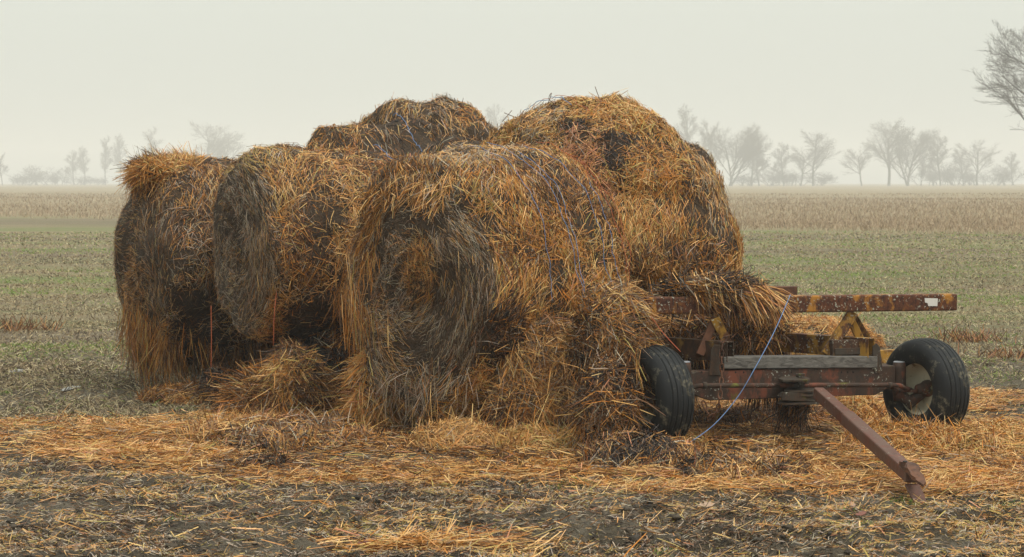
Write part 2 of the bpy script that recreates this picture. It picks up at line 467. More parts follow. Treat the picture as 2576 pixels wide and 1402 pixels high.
def b1_lip(acc, B):
    # thatch of long straws that overhangs the face
    n = 1000
    ph = RNG.uniform(rad(62), rad(165), n); th = RNG.uniform(rad(24), rad(44), n)
    P, A = B(th, ph)
    rdir = nrm(B.h*np.cos(ph)[:, None]+np.array([0, 0, 1.])*np.sin(ph)[:, None])
    tang = nrm(-B.h*np.sin(ph)[:, None]+np.array([0, 0, 1.])*np.cos(ph)[:, None])
    D = nrm(-B.a*.40+tang*RNG.choice([-1, 1], (n, 1))*.7*RNG.random((n, 1))+np.array([0, 0, -1.])*.6+RNG.normal(0, .3, (n, 3)))
    L = RNG.uniform(.10, .26, n)
    V, Q, C = ribbons(P+rdir*RNG.uniform(0, .05, (n, 1))+D*.03, D, rdir, L, RNG.uniform(.0035, .007, n), pick(np.tile(np.array(TAN, float), (n, 1))), .12, np.full(n, .1))
    acc.add(V, Q, C, 0)
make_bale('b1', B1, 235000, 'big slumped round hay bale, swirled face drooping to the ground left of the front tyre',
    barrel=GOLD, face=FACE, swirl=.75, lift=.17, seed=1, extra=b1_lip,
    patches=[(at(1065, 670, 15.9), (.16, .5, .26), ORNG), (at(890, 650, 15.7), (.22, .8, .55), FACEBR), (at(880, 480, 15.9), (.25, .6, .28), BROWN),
             (at(1270, 860, 15.6), (.16, .7, .35), DARKB), (at(1450, 1000, 15.6), (.5, .8, .3), DARKB), (at(900, 430, 15.8), (.2, .8, .12), ROT_SHADE), (at(1240, 620, 15.8), (.10, .5, .22), BROWN), (at(1180, 390, 16.1), (.5, .8, .12), GREYTAN),  # dark patches put the shade under lip and belly into the colour
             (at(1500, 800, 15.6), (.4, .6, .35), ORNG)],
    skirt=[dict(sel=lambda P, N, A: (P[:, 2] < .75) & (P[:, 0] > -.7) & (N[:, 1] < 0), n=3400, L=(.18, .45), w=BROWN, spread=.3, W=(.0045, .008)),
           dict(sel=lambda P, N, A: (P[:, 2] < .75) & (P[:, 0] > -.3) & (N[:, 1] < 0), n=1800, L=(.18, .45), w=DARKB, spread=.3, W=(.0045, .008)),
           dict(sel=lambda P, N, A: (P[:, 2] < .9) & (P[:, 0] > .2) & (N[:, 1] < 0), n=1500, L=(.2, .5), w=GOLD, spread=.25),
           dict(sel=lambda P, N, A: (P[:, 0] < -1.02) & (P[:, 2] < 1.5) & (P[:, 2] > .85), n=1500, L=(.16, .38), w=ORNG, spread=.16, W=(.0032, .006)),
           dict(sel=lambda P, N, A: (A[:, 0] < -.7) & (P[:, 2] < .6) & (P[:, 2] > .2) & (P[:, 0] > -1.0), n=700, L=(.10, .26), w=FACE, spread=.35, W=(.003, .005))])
f2 = at(595, 620, 17.7)
a30 = np.array([math.cos(rad(30)), math.sin(rad(30)), 0])
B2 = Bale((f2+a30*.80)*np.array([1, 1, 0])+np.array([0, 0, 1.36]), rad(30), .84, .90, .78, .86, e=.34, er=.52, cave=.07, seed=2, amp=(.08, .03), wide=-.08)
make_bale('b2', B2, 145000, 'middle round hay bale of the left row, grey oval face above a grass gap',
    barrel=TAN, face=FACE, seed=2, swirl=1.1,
    patches=[(at(600, 700, 17.6), (.3, .5, .3), FACE), (at(590, 400, 17.7), (.5, .8, .15), [3, 2, .3, 2, 1, .2, .1, 2, 3]), (at(790, 840, 17.6), (.32, 1., .42), DARKB), (at(780, 600, 17.6), (.3, 1., .3), BROWN), (at(700, 800, 17.5), (.07, .8, .35), ORNG)],  # DARKB patch paints the shade low on the barrel
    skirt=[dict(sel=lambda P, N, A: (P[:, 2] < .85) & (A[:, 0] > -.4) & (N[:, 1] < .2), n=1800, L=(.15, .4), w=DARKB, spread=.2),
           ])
f3 = at(345, 705, 19.2)
B3 = Bale((f3+a30*.72)*np.array([1, 1, 0])+np.array([0, 0, 1.10]), rad(30), .82, 1.04, .86, .80, e=.38, er=.52, cave=.05, seed=3, amp=(.09, .03), wide=-.14)
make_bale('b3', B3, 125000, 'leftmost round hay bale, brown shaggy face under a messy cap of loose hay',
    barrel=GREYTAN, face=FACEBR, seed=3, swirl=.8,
    patches=[(at(300, 850, 19), (.25, .8, .5), ORNG), (at(290, 560, 19.2), (.12, .8, .5), FACEBR), (at(485, 830, 19), (.20, 1., .45), DARKB)],  # DARKB patch paints the lower side's shadow into the straw
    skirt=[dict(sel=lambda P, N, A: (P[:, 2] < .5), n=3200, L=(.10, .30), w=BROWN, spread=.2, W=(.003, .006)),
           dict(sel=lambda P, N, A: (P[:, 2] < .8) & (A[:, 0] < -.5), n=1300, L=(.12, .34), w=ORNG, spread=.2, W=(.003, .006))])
def warpC1(P):
    P = P.copy(); c = np.array([.80, 17.70]); low = np.clip((1.85-P[:, 2])/.85, 0, 1.1)
    k = (1+.50*low**1.6)[:, None]
    P[:, :2] = c+(P[:, :2]-c)*k
    fr = np.clip((c[1]-P[:, 1])/.6, 0, 1); P[:, 1] -= low*.32*fr
    P[:, 0] -= .20*np.clip((.3-P[:, 0])/.4, 0, 1)
    r = np.clip((P[:, 0]-.85)/.8, 0, 1); hi = np.clip((P[:, 2]-1.95)/.6, 0, 1)
    P[:, 0] += r*(.24*low-.40*hi); P[:, 2] -= .10*np.clip((P[:, 0]-1.1)/.4, 0, 1)*hi
    return P
C1 = Bale((.80, 17.70, 1.84), rad(28), .90, .82, .84, .88, e=.62, er=.78, seed=4, amp=(.08, .04), warp=warpC1)
make_bale('c1', C1, 200000, 'large golden round hay bale behind the rusty crossbeam, with a dark rotten patch',
    barrel=GOLD, seed=4, face=None, under=GOLD,
    patches=[(at(1510, 395, 17), (.24, 1.2, .15), ROT_SHADE), (at(1440, 322, 17), (.14, 1.2, .06), ROT_SHADE), (at(1560, 350, 17), (.18, 1.2, .05), ROT_SHADE), (at(1700, 640, 16.8), (.5, 1.2, .10), BROWN), (at(1440, 395, 17.1), (.28, 1.2, .24), PINK),
             (at(1510, 470, 17), (.2, .6, .10), PINK), (at(1340, 290, 17.4), (.25, .9, .10), GREYTAN), (at(1780, 520, 17.5), (.2, .8, .4), GREYTAN), (at(1350, 360, 17), (.3, .7, .1), GREYTAN)])
C2 = Bale((1.10, 18.6, 1.58), rad(28), .80, .78, .80, .72, e=.5, er=.6, seed=14, amp=(.08, .03))
make_bale('c2', C2, 26000, 'greyish round hay bale peeping out behind the golden bale at its right shoulder',
    barrel=GREYTAN, seed=14, under=GREYTAN)
D2 = Bale((-.82, 19.9, 1.88), rad(28), .78, .84, .84, .72, e=.5, er=.62, seed=6, amp=(.14, .05))
make_bale('d2', D2, 44000, 'topmost round hay bale at the back, tan hump left of the golden bale',
    barrel=TANG, seed=6, face=None, under=GREYTAN,
    patches=[(at(1190, 290, 19.5), (.18, .9, .18), ORNG)])
D1 = Bale((-1.20, 18.9, 1.50), rad(28), .80, .98, 1.22, .75, e=.5, er=.6, seed=5, amp=(.12, .05))
make_bale('d1', D1, 42000, 'orange topped round hay bale between middle left bale and the tall back hump',
    barrel=GREYTAN, seed=5, face=None, under=DARKB,
    patches=[(at(850, 345, 18.6), (.32, .9, .16), ORNG), (at(850, 358, 18.4), (.16, .5, .04), DARKB)])
D3 = Bale((-.20, 18.3, 1.45), rad(28), .85, .85, 1.1, .75, e=.5, er=.6, seed=8, amp=(.1, .04))
make_bale('d3', D3, 32000, 'round hay bale mid load, its pale top just showing over the slumped bale',
    barrel=TANG, seed=8, face=None, under=DARKB)

# ------------------------------------------------------------------ clumps and heaps
HEAPG = 'loose heaps and clumps of fallen hay'
class Ell:
    def __init__(s, c, r, yaw=0, amp=(.2, .1), seed=0, fr=3.0):
        s.c = np.array(c, float); s.r = r; s.cy, s.sy = math.cos(yaw), math.sin(yaw); s.amp = amp; s.seed = seed; s.fr = fr
    def profile(s, th): return np.stack([-np.cos(th)*s.r[2], np.sin(th)*s.r[0]], 1)
    def __call__(s, th, ph):
        x = np.sin(th)*np.cos(ph)*s.r[0]; y = -np.sin(th)*np.sin(ph)*s.r[1]; z = -np.cos(th)*s.r[2]*-1
        P = s.c+np.stack([x*s.cy-y*s.sy, x*s.sy+y*s.cy, z], 1)
        d = 1+s.amp[0]*fbm(P*s.fr, 2, s.seed)+s.amp[1]*fbm(P*s.fr*3, 2, s.seed+3)
        P = s.c+(P-s.c)*d[:, None]
        return P, np.stack([np.zeros_like(x), np.ones_like(x), np.cos(ph), np.sin(ph)], 1)
def clump(name, label, c, r, n, w, yaw=0, seed=0, amp=(.25, .12), L=(.06, .17), W=(.004, .0075), lift=.2, hang=1.0, flow=None, skirt=None, ground=False, fly=.06, under=None, cat='hay clump', fr=3.0, patches=()):
    E = Ell(c, r, yaw, amp, seed, fr)
    acc = Acc(); V, Q, att = surf_grid(E, 26, 48)
    core(acc, V, Q)
    wf = (lambda P, N, A: (P[:, 2] > -.03)*1.0) if ground else None
    hay_straws(acc, V, Q, att, n, w, None, under, patches, L, W, lift=lift, hang=hang, flow=flow, seed=seed+200, fly=fly, wfun=wf)
    if skirt:
        P, N, A = sample(V, Q, att, 3000); k = skirt['sel'](P, N, A)
        hanging(acc, P[k], skirt['n'], skirt.get('L', (.15, .4)), skirt.get('W', (.004, .008)), skirt.get('spread', .2), skirt.get('w', w), skirt.get('out'), .03)
    o = acc.obj(name, [M_STRAW, M_CORE]); tag(o, label, cat, HEAPG)
    return o
def gpt(px, py):
    Y = FP*CAMH/(py-HOR); return (px-CX)*Y/FP, Y
clump('loose_hay', 'messy orange cap of loose hay lying on top of the leftmost bale', at(424, 432, 19.4), (.33, .42, .11), 14000, ORNG, seed=1, L=(.06, .17), W=(.0035, .0065), lift=.28, hang=.4, fly=.09, amp=(.3, .15),
      flow=lambda P, N, A: np.array([-.3, 0, .0]), patches=[(at(350, 400, 19.5), (.3, .6, .12), [1, .3, .5, 2, 3, 2, .1, .8, 0])])
clump('hay_clump', 'shaggy brown hay tuft on the slumped bale, hanging over the left front tyre', at(1545, 850, 15.3), (.24, .2, .36), 15000, [3, 1.2, 1.2, 2, 3, 1.6, .4, 1, .2], seed=2, W=(.0032, .0062), L=(.05, .15), hang=.7,
      flow=lambda P, N, A: np.array([.5, 0, -.3]), under=DARKB, skirt=dict(sel=lambda P, N, A: P[:, 2] < .8, n=3600, w=BROWN, L=(.12, .36), spread=.32, W=(.0035, .007)))
clump('hay_clump', 'added dark hay standing for the shade on the inner side of the left front tyre', at(1530, 1010, 14.95), (.17, .15, .27), 8000, DARKB, seed=42, L=(.06, .18), hang=1.1,  # added clump; its dark colour stands for the tyre side in shade
      skirt=dict(sel=lambda P, N, A: P[:, 2] < .5, n=900, w=BROWN, L=(.08, .22), spread=.4))
clump('hay_clump', 'ragged brown curtain of hay hanging below the belly of the slumped bale', at(1370, 955, 15.55), (.38, .16, .44), 22000, [3.4, 1.6, 1.6, 1.4, 3.4, 1.6, .3, .8, .2], seed=45, L=(.06, .22), W=(.003, .006), hang=1.3, lift=.16, fr=4, under=BROWN,
      skirt=dict(sel=lambda P, N, A: P[:, 2] < .35, n=1400, w=BROWN, L=(.1, .3), spread=.35))
clump('hay_clump', 'hay mass added behind the fan shaped tuft, nearly black to stand for shade', at(850, 880, 17.9), (.30, .3, .42), 8000, DARKB, seed=43, L=(.06, .22), hang=1.1)  # added to cover the rear wheel; the gap's shade is in its colour
clump('hay_clump', 'golden hay slumped into the hollow between the slumped bale and the golden bale', at(1585, 610, 17.0), (.34, .3, .42), 16000, GOLD, seed=44, L=(.05, .17), W=(.003, .006), lift=.14, under=GOLD)
clump('hay_drape', 'dark matted hay draped over the rusty crossbeam with straws combed to the right', at(1795, 726, 15.72), (.37, .16, .07), 5200, [1.6, .8, .7, 2, 3, 6, .2, .8, 0], seed=3, L=(.06, .17), hang=.5, under=BROWN, fr=5,
      flow=lambda P, N, A: np.array([.55, -.1, -.2]))
acc = Acc()
n = 620; t = RNG.random(n)
P = at(1846, 726, 15.62)[None]+np.stack([t*.26, RNG.normal(0, .04, n), RNG.uniform(-.03, .05, n)-t*.03], 1)
D = nrm(np.array([.62, -.12, -.62])+RNG.normal(0, .24, (n, 3)))
V, Q, C = ribbons(P+D*.12, D, np.tile(np.array([0, -1., .4]), (n, 1)), RNG.uniform(.12, .32, n), RNG.uniform(.004, .007, n), pick(np.tile(np.array([4, 2, 2.2, 1, 3, 1, .8, .5, .1]), (n, 1))), .1, RNG.uniform(.0, .25, n)); acc.add(V, Q, C, 0)
tag(acc.obj('straw_wisp', [M_STRAW, M_CORE]), 'fan of long pale straws spilling down to the right over the crossbeam', 'straw wisp', HEAPG)
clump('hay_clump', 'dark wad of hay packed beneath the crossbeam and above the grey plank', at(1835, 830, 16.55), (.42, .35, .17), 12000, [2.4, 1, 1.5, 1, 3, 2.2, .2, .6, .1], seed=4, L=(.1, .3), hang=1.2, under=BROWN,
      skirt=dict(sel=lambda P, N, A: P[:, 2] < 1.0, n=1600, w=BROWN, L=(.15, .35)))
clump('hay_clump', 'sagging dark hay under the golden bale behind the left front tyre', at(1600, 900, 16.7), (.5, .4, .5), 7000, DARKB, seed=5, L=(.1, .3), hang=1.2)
def fan(P, N, A): return np.stack([N[:, 0]*.5, N[:, 1]*.3, -np.ones(len(P))*.55], 1)
clump('hay_clump', 'upright fan shaped hay tuft standing on the ground under the middle left bale', at(735, 960, 17.35)*np.array([1, 1, 0])+np.array([0, 0, .17]), (.24, .2, .34), 12000, [2, .8, 1.0, 1, 3.6, 2.0, .2, .4, .8], seed=6, L=(.08, .24), W=(.003, .006), hang=.3, lift=.3, flow=fan, ground=True, under=BROWN,
      skirt=dict(sel=lambda P, N, A: P[:, 2] < .35, n=900, w=BROWN, L=(.08, .22), spread=.5))
clump('hay_clump', 'low leaning hay tuft left of the foot of the fan shaped tuft', at(655, 990, 17.4)*np.array([1, 1, 0])+np.array([0, 0, .06]), (.20, .2, .26), 6000, BROWN, seed=7, L=(.12, .3), flow=lambda P, N, A: fan(P, N, A)+np.array([-.4, 0, 0]), ground=True)
clump('hay_clump', 'bright orange upright hay tuft beside the drooping edge of the big slumped bale', at(935, 935, 16.3)*np.array([1, 1, 0])+np.array([0, 0, .26]), (.12, .13, .32), 8000, ORNG, seed=8, L=(.08, .24), W=(.003, .006), hang=.4, flow=fan, ground=True, under=ORNG)
clump('hay_clump', 'black rotten lump of hay on the ground in the gap between the two left bales', at(565, 960, 18.3)*np.array([1, 1, 0])+np.array([0, 0, .12]), (.17, .2, .17), 3500, DARKB, seed=9, ground=True)
HEAPS = [
 ('brown crusty hay heap low on the ground below the gap between the left bales', 500, 1010, .55, .45, .12, 7000, BROWN, 21),
 ('dark hollow hay mound between the fan shaped tuft and the orange tuft', 850, 1010, .34, .3, .19, 5000, [1.5, .8, .8, 1.5, 2.5, 3.5, .1, 1, 0], 22),
 ('wide flat brown hay mound in front of the middle left bale', 690, 1120, .68, .5, .16, 15000, [3, 1.6, .6, 2, 3, .9, .5, 1, .1], 23),
 ('small pale domed hay heap at the foot of the slumped bale', 1150, 1128, .30, .26, .18, 7000, [5, 3, .8, 1, 1.5, .3, .3, .8, .1], 24),
 ('golden ridge of hay along the foot of the slumped bale', 1400, 1128, .62, .3, .13, 11000, GOLD, 25),
 ('dark wet hay heap with stiff straws in front of the left front tyre', 1615, 1178, .38, .26, .20, 8000, [1, .7, .5, 1, 2.5, 7, .2, .5, 0], 26),
 ('blackish flat clod of rotten hay near the middle of the foreground straw', 1840, 1205, .36, .22, .12, 5500, [.4, .3, .3, .8, 1.5, 8, .1, .3, 0], 27),
 ('small dark tuft of hay standing between the blackish clod and the drawbar', 1990, 1200, .12, .12, .12, 2200, BROWN, 28),
 ('golden hay heap banked against the right front tyre', 2300, 1128, .52, .3, .14, 11000, GOLD, 29),
 ('loose golden hay drift to the right of the right front tyre', 2480, 1130, .5, .34, .12, 7000, GOLD, 30),
 ('bright straw pile on the ground behind the wagon', 2005, 878, 1.0, .7, .36, 12000, BRIGHT, 31),
 ('small brown knot of hay in the foreground straw', 660, 1180, .17, .12, .06, 1800, [1, .4, .5, 1.5, 4, 2, .2, .5, 0], 32),
 ('low pinkish brown heap of straw in the mud line', 1700, 1115, .3, .3, .07, 2500, GOLD, 33),
 ('tangled hay heap under the wagon behind the drawbar', 1950, 1065, .7, .4, .08, 6000, BROWN, 34),
 ('tall dry straw wisps standing between drawbar and right front tyre', 2165, 1060, .22, .3, .16, 4000, GOLD, 35),
]
for lab, px, py, rx, ry, rz, n, w, sd in HEAPS:
    X, Y = gpt(px, py)
    clump('hay_heap', lab, (X, Y+ry*.3, -.02), (rx, ry, rz), int(n*1.5), w, seed=sd, amp=(.22, .16), L=(.06, .18), W=(.0038, .007), lift=.12, fly=.03, hang=.45, ground=True, fr=4.0, cat='hay heap', under=None)
# hanging dirt under the steering pivot
acc = Acc(); c0 = at(2000, 1018, 15.65)
pts = c0+RNG.normal(0, 1, (300, 3))*np.array([.085, .07, .012])
hanging(acc, pts, 420, (.03, .15), (.004, .008), .4, DARKB, None, .015)
pts = c0+np.array([.0, 0, -.03])+RNG.normal(0, 1, (100, 3))*np.array([.045, .03, .03])
hanging(acc, pts, 300, (.06, .22), (.004, .009), .5, DARKB, None, .03)
pts = np.stack([np.linspace(at(1760, 1003, 15.5)[0], at(1960, 1003, 15.6)[0], 60), np.full(60, 15.55), np.full(60, at(1760, 1003, 15.5)[2])], 1)
hanging(acc, pts, 120, (.05, .13), (.004, .008), .1, DARKB, None, .01)
tag(acc.obj('root_tuft', [M_STRAW, M_CORE]), 'black matted tuft of roots and hay hanging below the steering pivot', 'root tuft')

# ------------------------------------------------------------------ loose straw on the ground
def front_edge(x):   # nearest Y where the straw carpet begins
    px = CX+x*FP/14.
    return np.interp(px, [0, 300, 700, 1300, 2000, 2400, 2600], [14.8, 14.2, 13.3, 13.0, 13.1, 12.8, 12.3])
def scatter_straw(n, xr, yr, dens, w, name, label, L=(.06, .18), W=(.0032, .0065), z0=.004, zj=.02, tilt=.10, seed=0, bend=.08, browner=None):
    x = RNG.uniform(*xr, n*3); y = RNG.uniform(*yr, n*3)
    k = RNG.random(n*3) < dens(x, y); x = x[k][:n]; y = y[k][:n]; m = len(x)
    z = gh(x, y)+z0+RNG.random(m)**2*zj
    P = np.stack([x, y, z], 1)
    fl = fbm(P*1.5, 2, seed+5)*2.2
    th = fl+RNG.normal(0, .75, m)
    D = np.stack([np.cos(th), np.sin(th), RNG.normal(0, tilt, m)], 1)
    up = RNG.random(m) < .02; D[up, 2] = RNG.uniform(.3, 1.5, up.sum()); P[up, 2] += .03
    Ls = RNG.uniform(*L, m)
    Wt = np.tile(np.array(w, float), (m, 1))
    c1 = fbm(P*np.array([1.0, 1.6, 1]), 3, seed+31)[:, None]; c2 = fbm(P*5, 2, seed+37)[:, None]
    Wt = Wt*(1+np.clip(c1*np.array([[.5, 1.5, .5, -2, -2.6, -3, 2, -1, 1]]), -.95, 3))*(1+np.clip(c2*np.array([[.3, 1, .8, -1, -1.6, -2.5, 1, -.5, 1]]), -.9, 3))
    if browner is not None: Wt = Wt+browner(P)[:, None]*np.array([[0, 0, 1.5, 3, 7, 5, 0, 1, 0]])
    V, Q, C = ribbons(P, D, np.tile(np.array([0, 0, 1.]), (m, 1)), Ls, RNG.uniform(*W, m), pick(Wt), bend)
    acc = Acc(); acc.add(V, Q, C, 0); o = acc.obj(name, [M_STRAW]); tag(o, label, None, None, 'stuff'); return o
def d_carpet(x, y):
    p = np.stack([x, y, x*0], 1)
    e = front_edge(x)+.6*fbm(p*np.array([1.2, 2, 1]), 3, 61)
    d = np.clip((y-e)/.5, 0, 1)
    back = np.interp(x, [-5.5, -3.2, -2.2, 0, 3, 4.5], [17.0, 17.6, 20, 21.5, 21.5, 19.2])+1.6*fbm(p*.8, 3, 5)
    d = d*np.clip((back-y)/2.6+.9*fbm(p*np.array([1.6, 2, 1]), 3, 55), .0, 1)
    d = d*np.clip(.62+1.9*fbm(p*np.array([1.1, 2.2, 1]), 3, 66)+np.where((x < -1.5) & (y < 17.3), .35, 0), .06, 1)
    return d
def near_load(P):   # browner, darker straw weights near the load, fading out to the left and right
    return np.clip(1-np.hypot((P[:, 0]-.4)/2.6, (P[:, 1]-16.2)/2.0), 0, 1)*2.2
scatter_straw(190000, (-4.6, 4.9), (12.3, 22), d_carpet, [5, 4, 3.2, .8, 1.6, .5, 1, .4, .6], 'loose_straw', 'carpet of loose golden straw strewn round the wagon', zj=.05, tilt=.16, seed=1, browner=near_load)
def d_mud(x, y):
    p = np.stack([x, y, x*0], 1)
    return np.clip(.42+1.1*fbm(p*np.array([2, 3.4, 1]), 3, 68), .20, 1)*np.clip((front_edge(x)+.6-y)/.5, 0, 1)*np.where(x < -1.2, .6, 1)
scatter_straw(120000, (-3.6, 3.6), (10.3, 15.2), d_mud, [1.6, .9, .15, 4.5, 3, 3.5, .2, 4, 1.3], 'straw_litter', 'short chopped straw bits trodden into the foreground mud', L=(.02, .075), W=(.0025, .0055), zj=.014, tilt=.3, seed=2)
scatter_straw(1700, (-3.6, 3.6), (10.3, 14.5), lambda x, y: d_mud(x, y)*.8, [4, 5, 2, .5, .5, .1, .5, .3, 1.5], 'fallen_stalks', 'longer pale stalks lying scattered over the mud', L=(.09, .26), W=(.004, .0075), zj=.03, tilt=.22, seed=3)
def d_tuft(x, y): return np.exp(-(((x+.40)/.42)**2+((y-11.2)/.16)**2))
scatter_straw(4200, (-1.6, .9), (10.7, 11.8), d_tuft, [4, 6, 4, .2, .2, .1, .5, .1, 1], 'straw_bundle', 'small fan of bright straw lying in the mud at the bottom edge', L=(.12, .36), W=(.004, .0075), zj=.06, tilt=.2, seed=4)
# dark clods and dead leaves
def clods(n):
    acc = Acc()
    bx = np.array([[np.sin(t)*np.cos(f), np.sin(t)*np.sin(f), np.cos(t)] for t in np.linspace(.01, np.pi-.01, 7) for f in np.linspace(0, 2*np.pi, 8, endpoint=False)])
    i = np.arange(56).reshape(7, 8); j = np.roll(i, -1, 1)
    q = np.stack([i[:-1], j[:-1], j[1:], i[1:]], -1).reshape(-1, 4)
    x = RNG.uniform(-3.5, 3.6, n*4); y = RNG.uniform(10.2, 13.6, n*4); p = np.stack([x, y, x*0], 1)
    k = RNG.random(n*4) < np.clip(fbm(p*np.array([1.3, 2.2, 1]), 3, 88)*2.4+np.where(x > -1, .15, -.25), 0, 1)
    x = x[k][:n]; y = y[k][:n]; z = gh(x, y)
    for a, b, c in zip(x, y, z):
        s = .006+.020*RNG.random()**2.6
        w = bx*(1+.35*RNG.normal(0, 1, (56, 1)))*np.array([s*1.3, s, s*.8])
        acc.add(w+np.array([a, b, c+s*.25]), q, np.tile(np.array([[.05, .038, .025]])*RNG.uniform(.5, 1.6), (56, 1)), 0, True)
    o = acc.obj('mud_clods', [M_GRASS]); tag(o, 'crumbly dark mud clods scattered over the foreground', kind='stuff')
clods(1300)
def leaf(px, py, s, c, label, ang, grp='dead leaves in the mud'):
    X, Y = gpt(px, py); z = gh(np.array([X]), np.array([Y]))[0]
    pts = [(-1, 0), (-.6, .28), (-.3, .22), (-.05, .48), (.2, .3), (.5, .36), (.75, .12), (1, 0), (.75, -.15), (.45, -.38), (.2, -.28), (-.1, -.46), (-.35, -.2), (-.65, -.25)]
    bm = bmesh.new(); vs = []
    for lay in (0, .0025/s):
        vs.append([bm.verts.new((x*s, y*s, s*(.25*x*x+.5*abs(y)+lay))) for x, y in pts])
    bm.faces.new(vs[1]); bm.faces.new(vs[0][::-1])
    for i in range(len(pts)):
        j = (i+1) % len(pts); bm.faces.new((vs[0][i], vs[0][j], vs[1][j], vs[1][i]))
    me = bpy.data.meshes.new('dead_leaf'); bm.to_mesh(me); bm.free()
    m = bpy.data.materials.get('leaf_'+str(c)) or plain('leaf_'+str(c), c, .6)
    o = link('dead_leaf', me, m); o.location = (X, Y, z+.015); o.rotation_euler = (rad(35), rad(RNG.uniform(-15, 15)), ang)
    tag(o, label, 'leaf', grp)
leaf(1777, 1288, .055, (.36, .24, .16), 'pale tan dead leaf in the mud left of the orange one', .3)
leaf(2142, 1275, .05, (.30, .18, .12), 'upright pinkish brown leaf in the mud below the dark clod', 1.3)
leaf(1975, 1290, .045, (.34, .24, .17), 'curled beige leaf beside two muddy clods right of centre', 2.2)
leaf(1778, 1318, .03, (.50, .20, .03), 'small bright orange leaf in the muddy foreground', .9)
leaf(925, 1368, .07, (.13, .04, .025), 'dark red leaf at the lower left of the straw bundle', .2)
leaf(2165, 1320, .04, (.16, .05, .03), 'dark reddish leaf in the mud under the drawbar side', .4)
leaf(775, 1355, .04, (.42, .40, .34), 'whitish torn leaf in the mud left of the straw bundle', 1.0)

# ------------------------------------------------------------------ grass and stubble
def blades(n, yr, hf, sp, cw, name, label, lean=.8, seed=0, dens=None, seg_w=.006):
    u = RNG.random(n*2); y0, y1 = yr
    y = 1/(1/y0+u*(1/y1-1/y0)); x = RNG.uniform(-1, 1, n*2)*(y*.31+1.5)
    k = RNG.random(n*2) < (dens(x, y) if dens else .9); x = x[k][:n]; y = y[k][:n]; m = len(x)
    P = np.stack([x, y, gh(x, y)], 1)
    H = hf(y)*RNG.uniform(.5, 1.3, m)
    D = nrm(np.stack([RNG.normal(0, lean, m), RNG.normal(0, lean, m), np.ones(m)], 1))
    cols = np.array(cw[0]); w = cw[1](P)
    w = w/w.sum(1, keepdims=True); kk = (RNG.random((m, 1)) > np.cumsum(w, 1)).sum(1).clip(0, len(cols)-1)
    col = cols[kk]*RNG.uniform(.7, 1.3, (m, 1))
    V, Q, C = ribbons(P+D*(H*.45)[:, None], D, np.tile(np.array([0, -1., .2]), (m, 1)), H, sp*y*RNG.uniform(.6, 1.3, m), col, .2, RNG.uniform(0, .35, m), .25)
    acc = Acc(); acc.add(V, Q, C, 0); o = acc.obj(name, [M_GRASS]); tag(o, label, kind='stuff')
GC = [(.12, .20, .028), (.21, .25, .055), (.38, .31, .17), (.24, .17, .095), (.070, .050, .032), (.40, .34, .22)]
def gw(P):
    a = fbm(P*np.array([.16, .55, 1]), 3, 101); b = fbm(P*np.array([.6, 1.4, 1]), 2, 103); far = np.clip((P[:, 1]-20)/10, 0, 1)
    g = np.clip(.35+3.6*a+1.6*b, .0, 3.5)
    return np.stack([g*1.0, g*1.1, .8+0*a, .9-.3*a, np.clip(.7-a*3, 0, 3)*(1-far*.6), .28+0*a], 1)
def gd(x, y):
    p = np.stack([x, y, x*0], 1)
    return np.clip((y-18.5)/5+.7*fbm(p*.6, 2, 7), 0, 1)*np.clip(.75+.8*fbm(p*np.array([.9, 1.6, 1]), 2, 9), .25, 1)
blades(175000, (17.0, 75), lambda y: .035+.0010*y, .00028, (GC, gw), 'field_grass', 'patchy short winter grass with bleached dead blades', 1.3, dens=gd)
blades(120000, (15.9, 26), lambda y: .10+0*y, .00030, (GC, lambda P: np.tile(np.array([[.1, .2, 1.4, 2.2, 2.6, .8]]), (len(P), 1))), 'trampled_stalks', 'brown trampled crop residue lying between the grass', 2.6, dens=lambda x, y: np.clip(.55+1.3*fbm(np.stack([x*.8, y*.9, x*0], 1), 3, 33)-np.clip((y-21)/7, 0, 1), .25*np.clip((25-y)/3, 0, 1), 1)*np.where(x < -2.3, 1, .5*np.clip((y-19)/2, 0, 1)))
SC = [(.31, .225, .14), (.40, .30, .195), (.24, .17, .105)]
blades(60000, (66, 320), lambda y: .26+0*y, .00023, (SC, lambda P: np.tile(np.array([[3, 2, 2.]]), (len(P), 1))), 'crop_stubble', 'pale tan crop stubble covering the far half of the field', .35,
       dens=lambda x, y: np.clip((y+x*.9-84)/14, 0, 1))
def flecks(n):
    c = [gpt(x, y) for x, y in ((1440, 1222), (1400, 1226), (1475, 1221), (2275, 1262), (1665, 1398), (430, 1310), (10, 992), (2150, 1330), (1310, 1395), (2530, 1275))]
    k = RNG.integers(0, len(c), n); C0 = np.array(c)[k]
    P = np.stack([C0[:, 0]+RNG.normal(0, .055, n), C0[:, 1]+RNG.normal(0, .12, n), np.zeros(n)], 1); P[:, 2] = gh(P[:, 0], P[:, 1])
    D = nrm(np.stack([RNG.normal(0, .8, n), RNG.normal(0, .8, n), np.ones(n)], 1)); L = RNG.uniform(.008, .03, n)
    V, Q, C = ribbons(P+D*(L*.45)[:, None], D, np.tile(np.array([0, -1., 0]), (n, 1)), L, RNG.uniform(.003, .006, n), np.array([[.10, .16, .02]])*RNG.uniform(.5, 1.5, (n, 1)), .2)
    acc = Acc(); acc.add(V, Q, C, 0); tag(acc.obj('moss_flecks', [M_GRASS]), 'tiny green weed flecks dotted in the mud', kind='stuff')
flecks(1500)
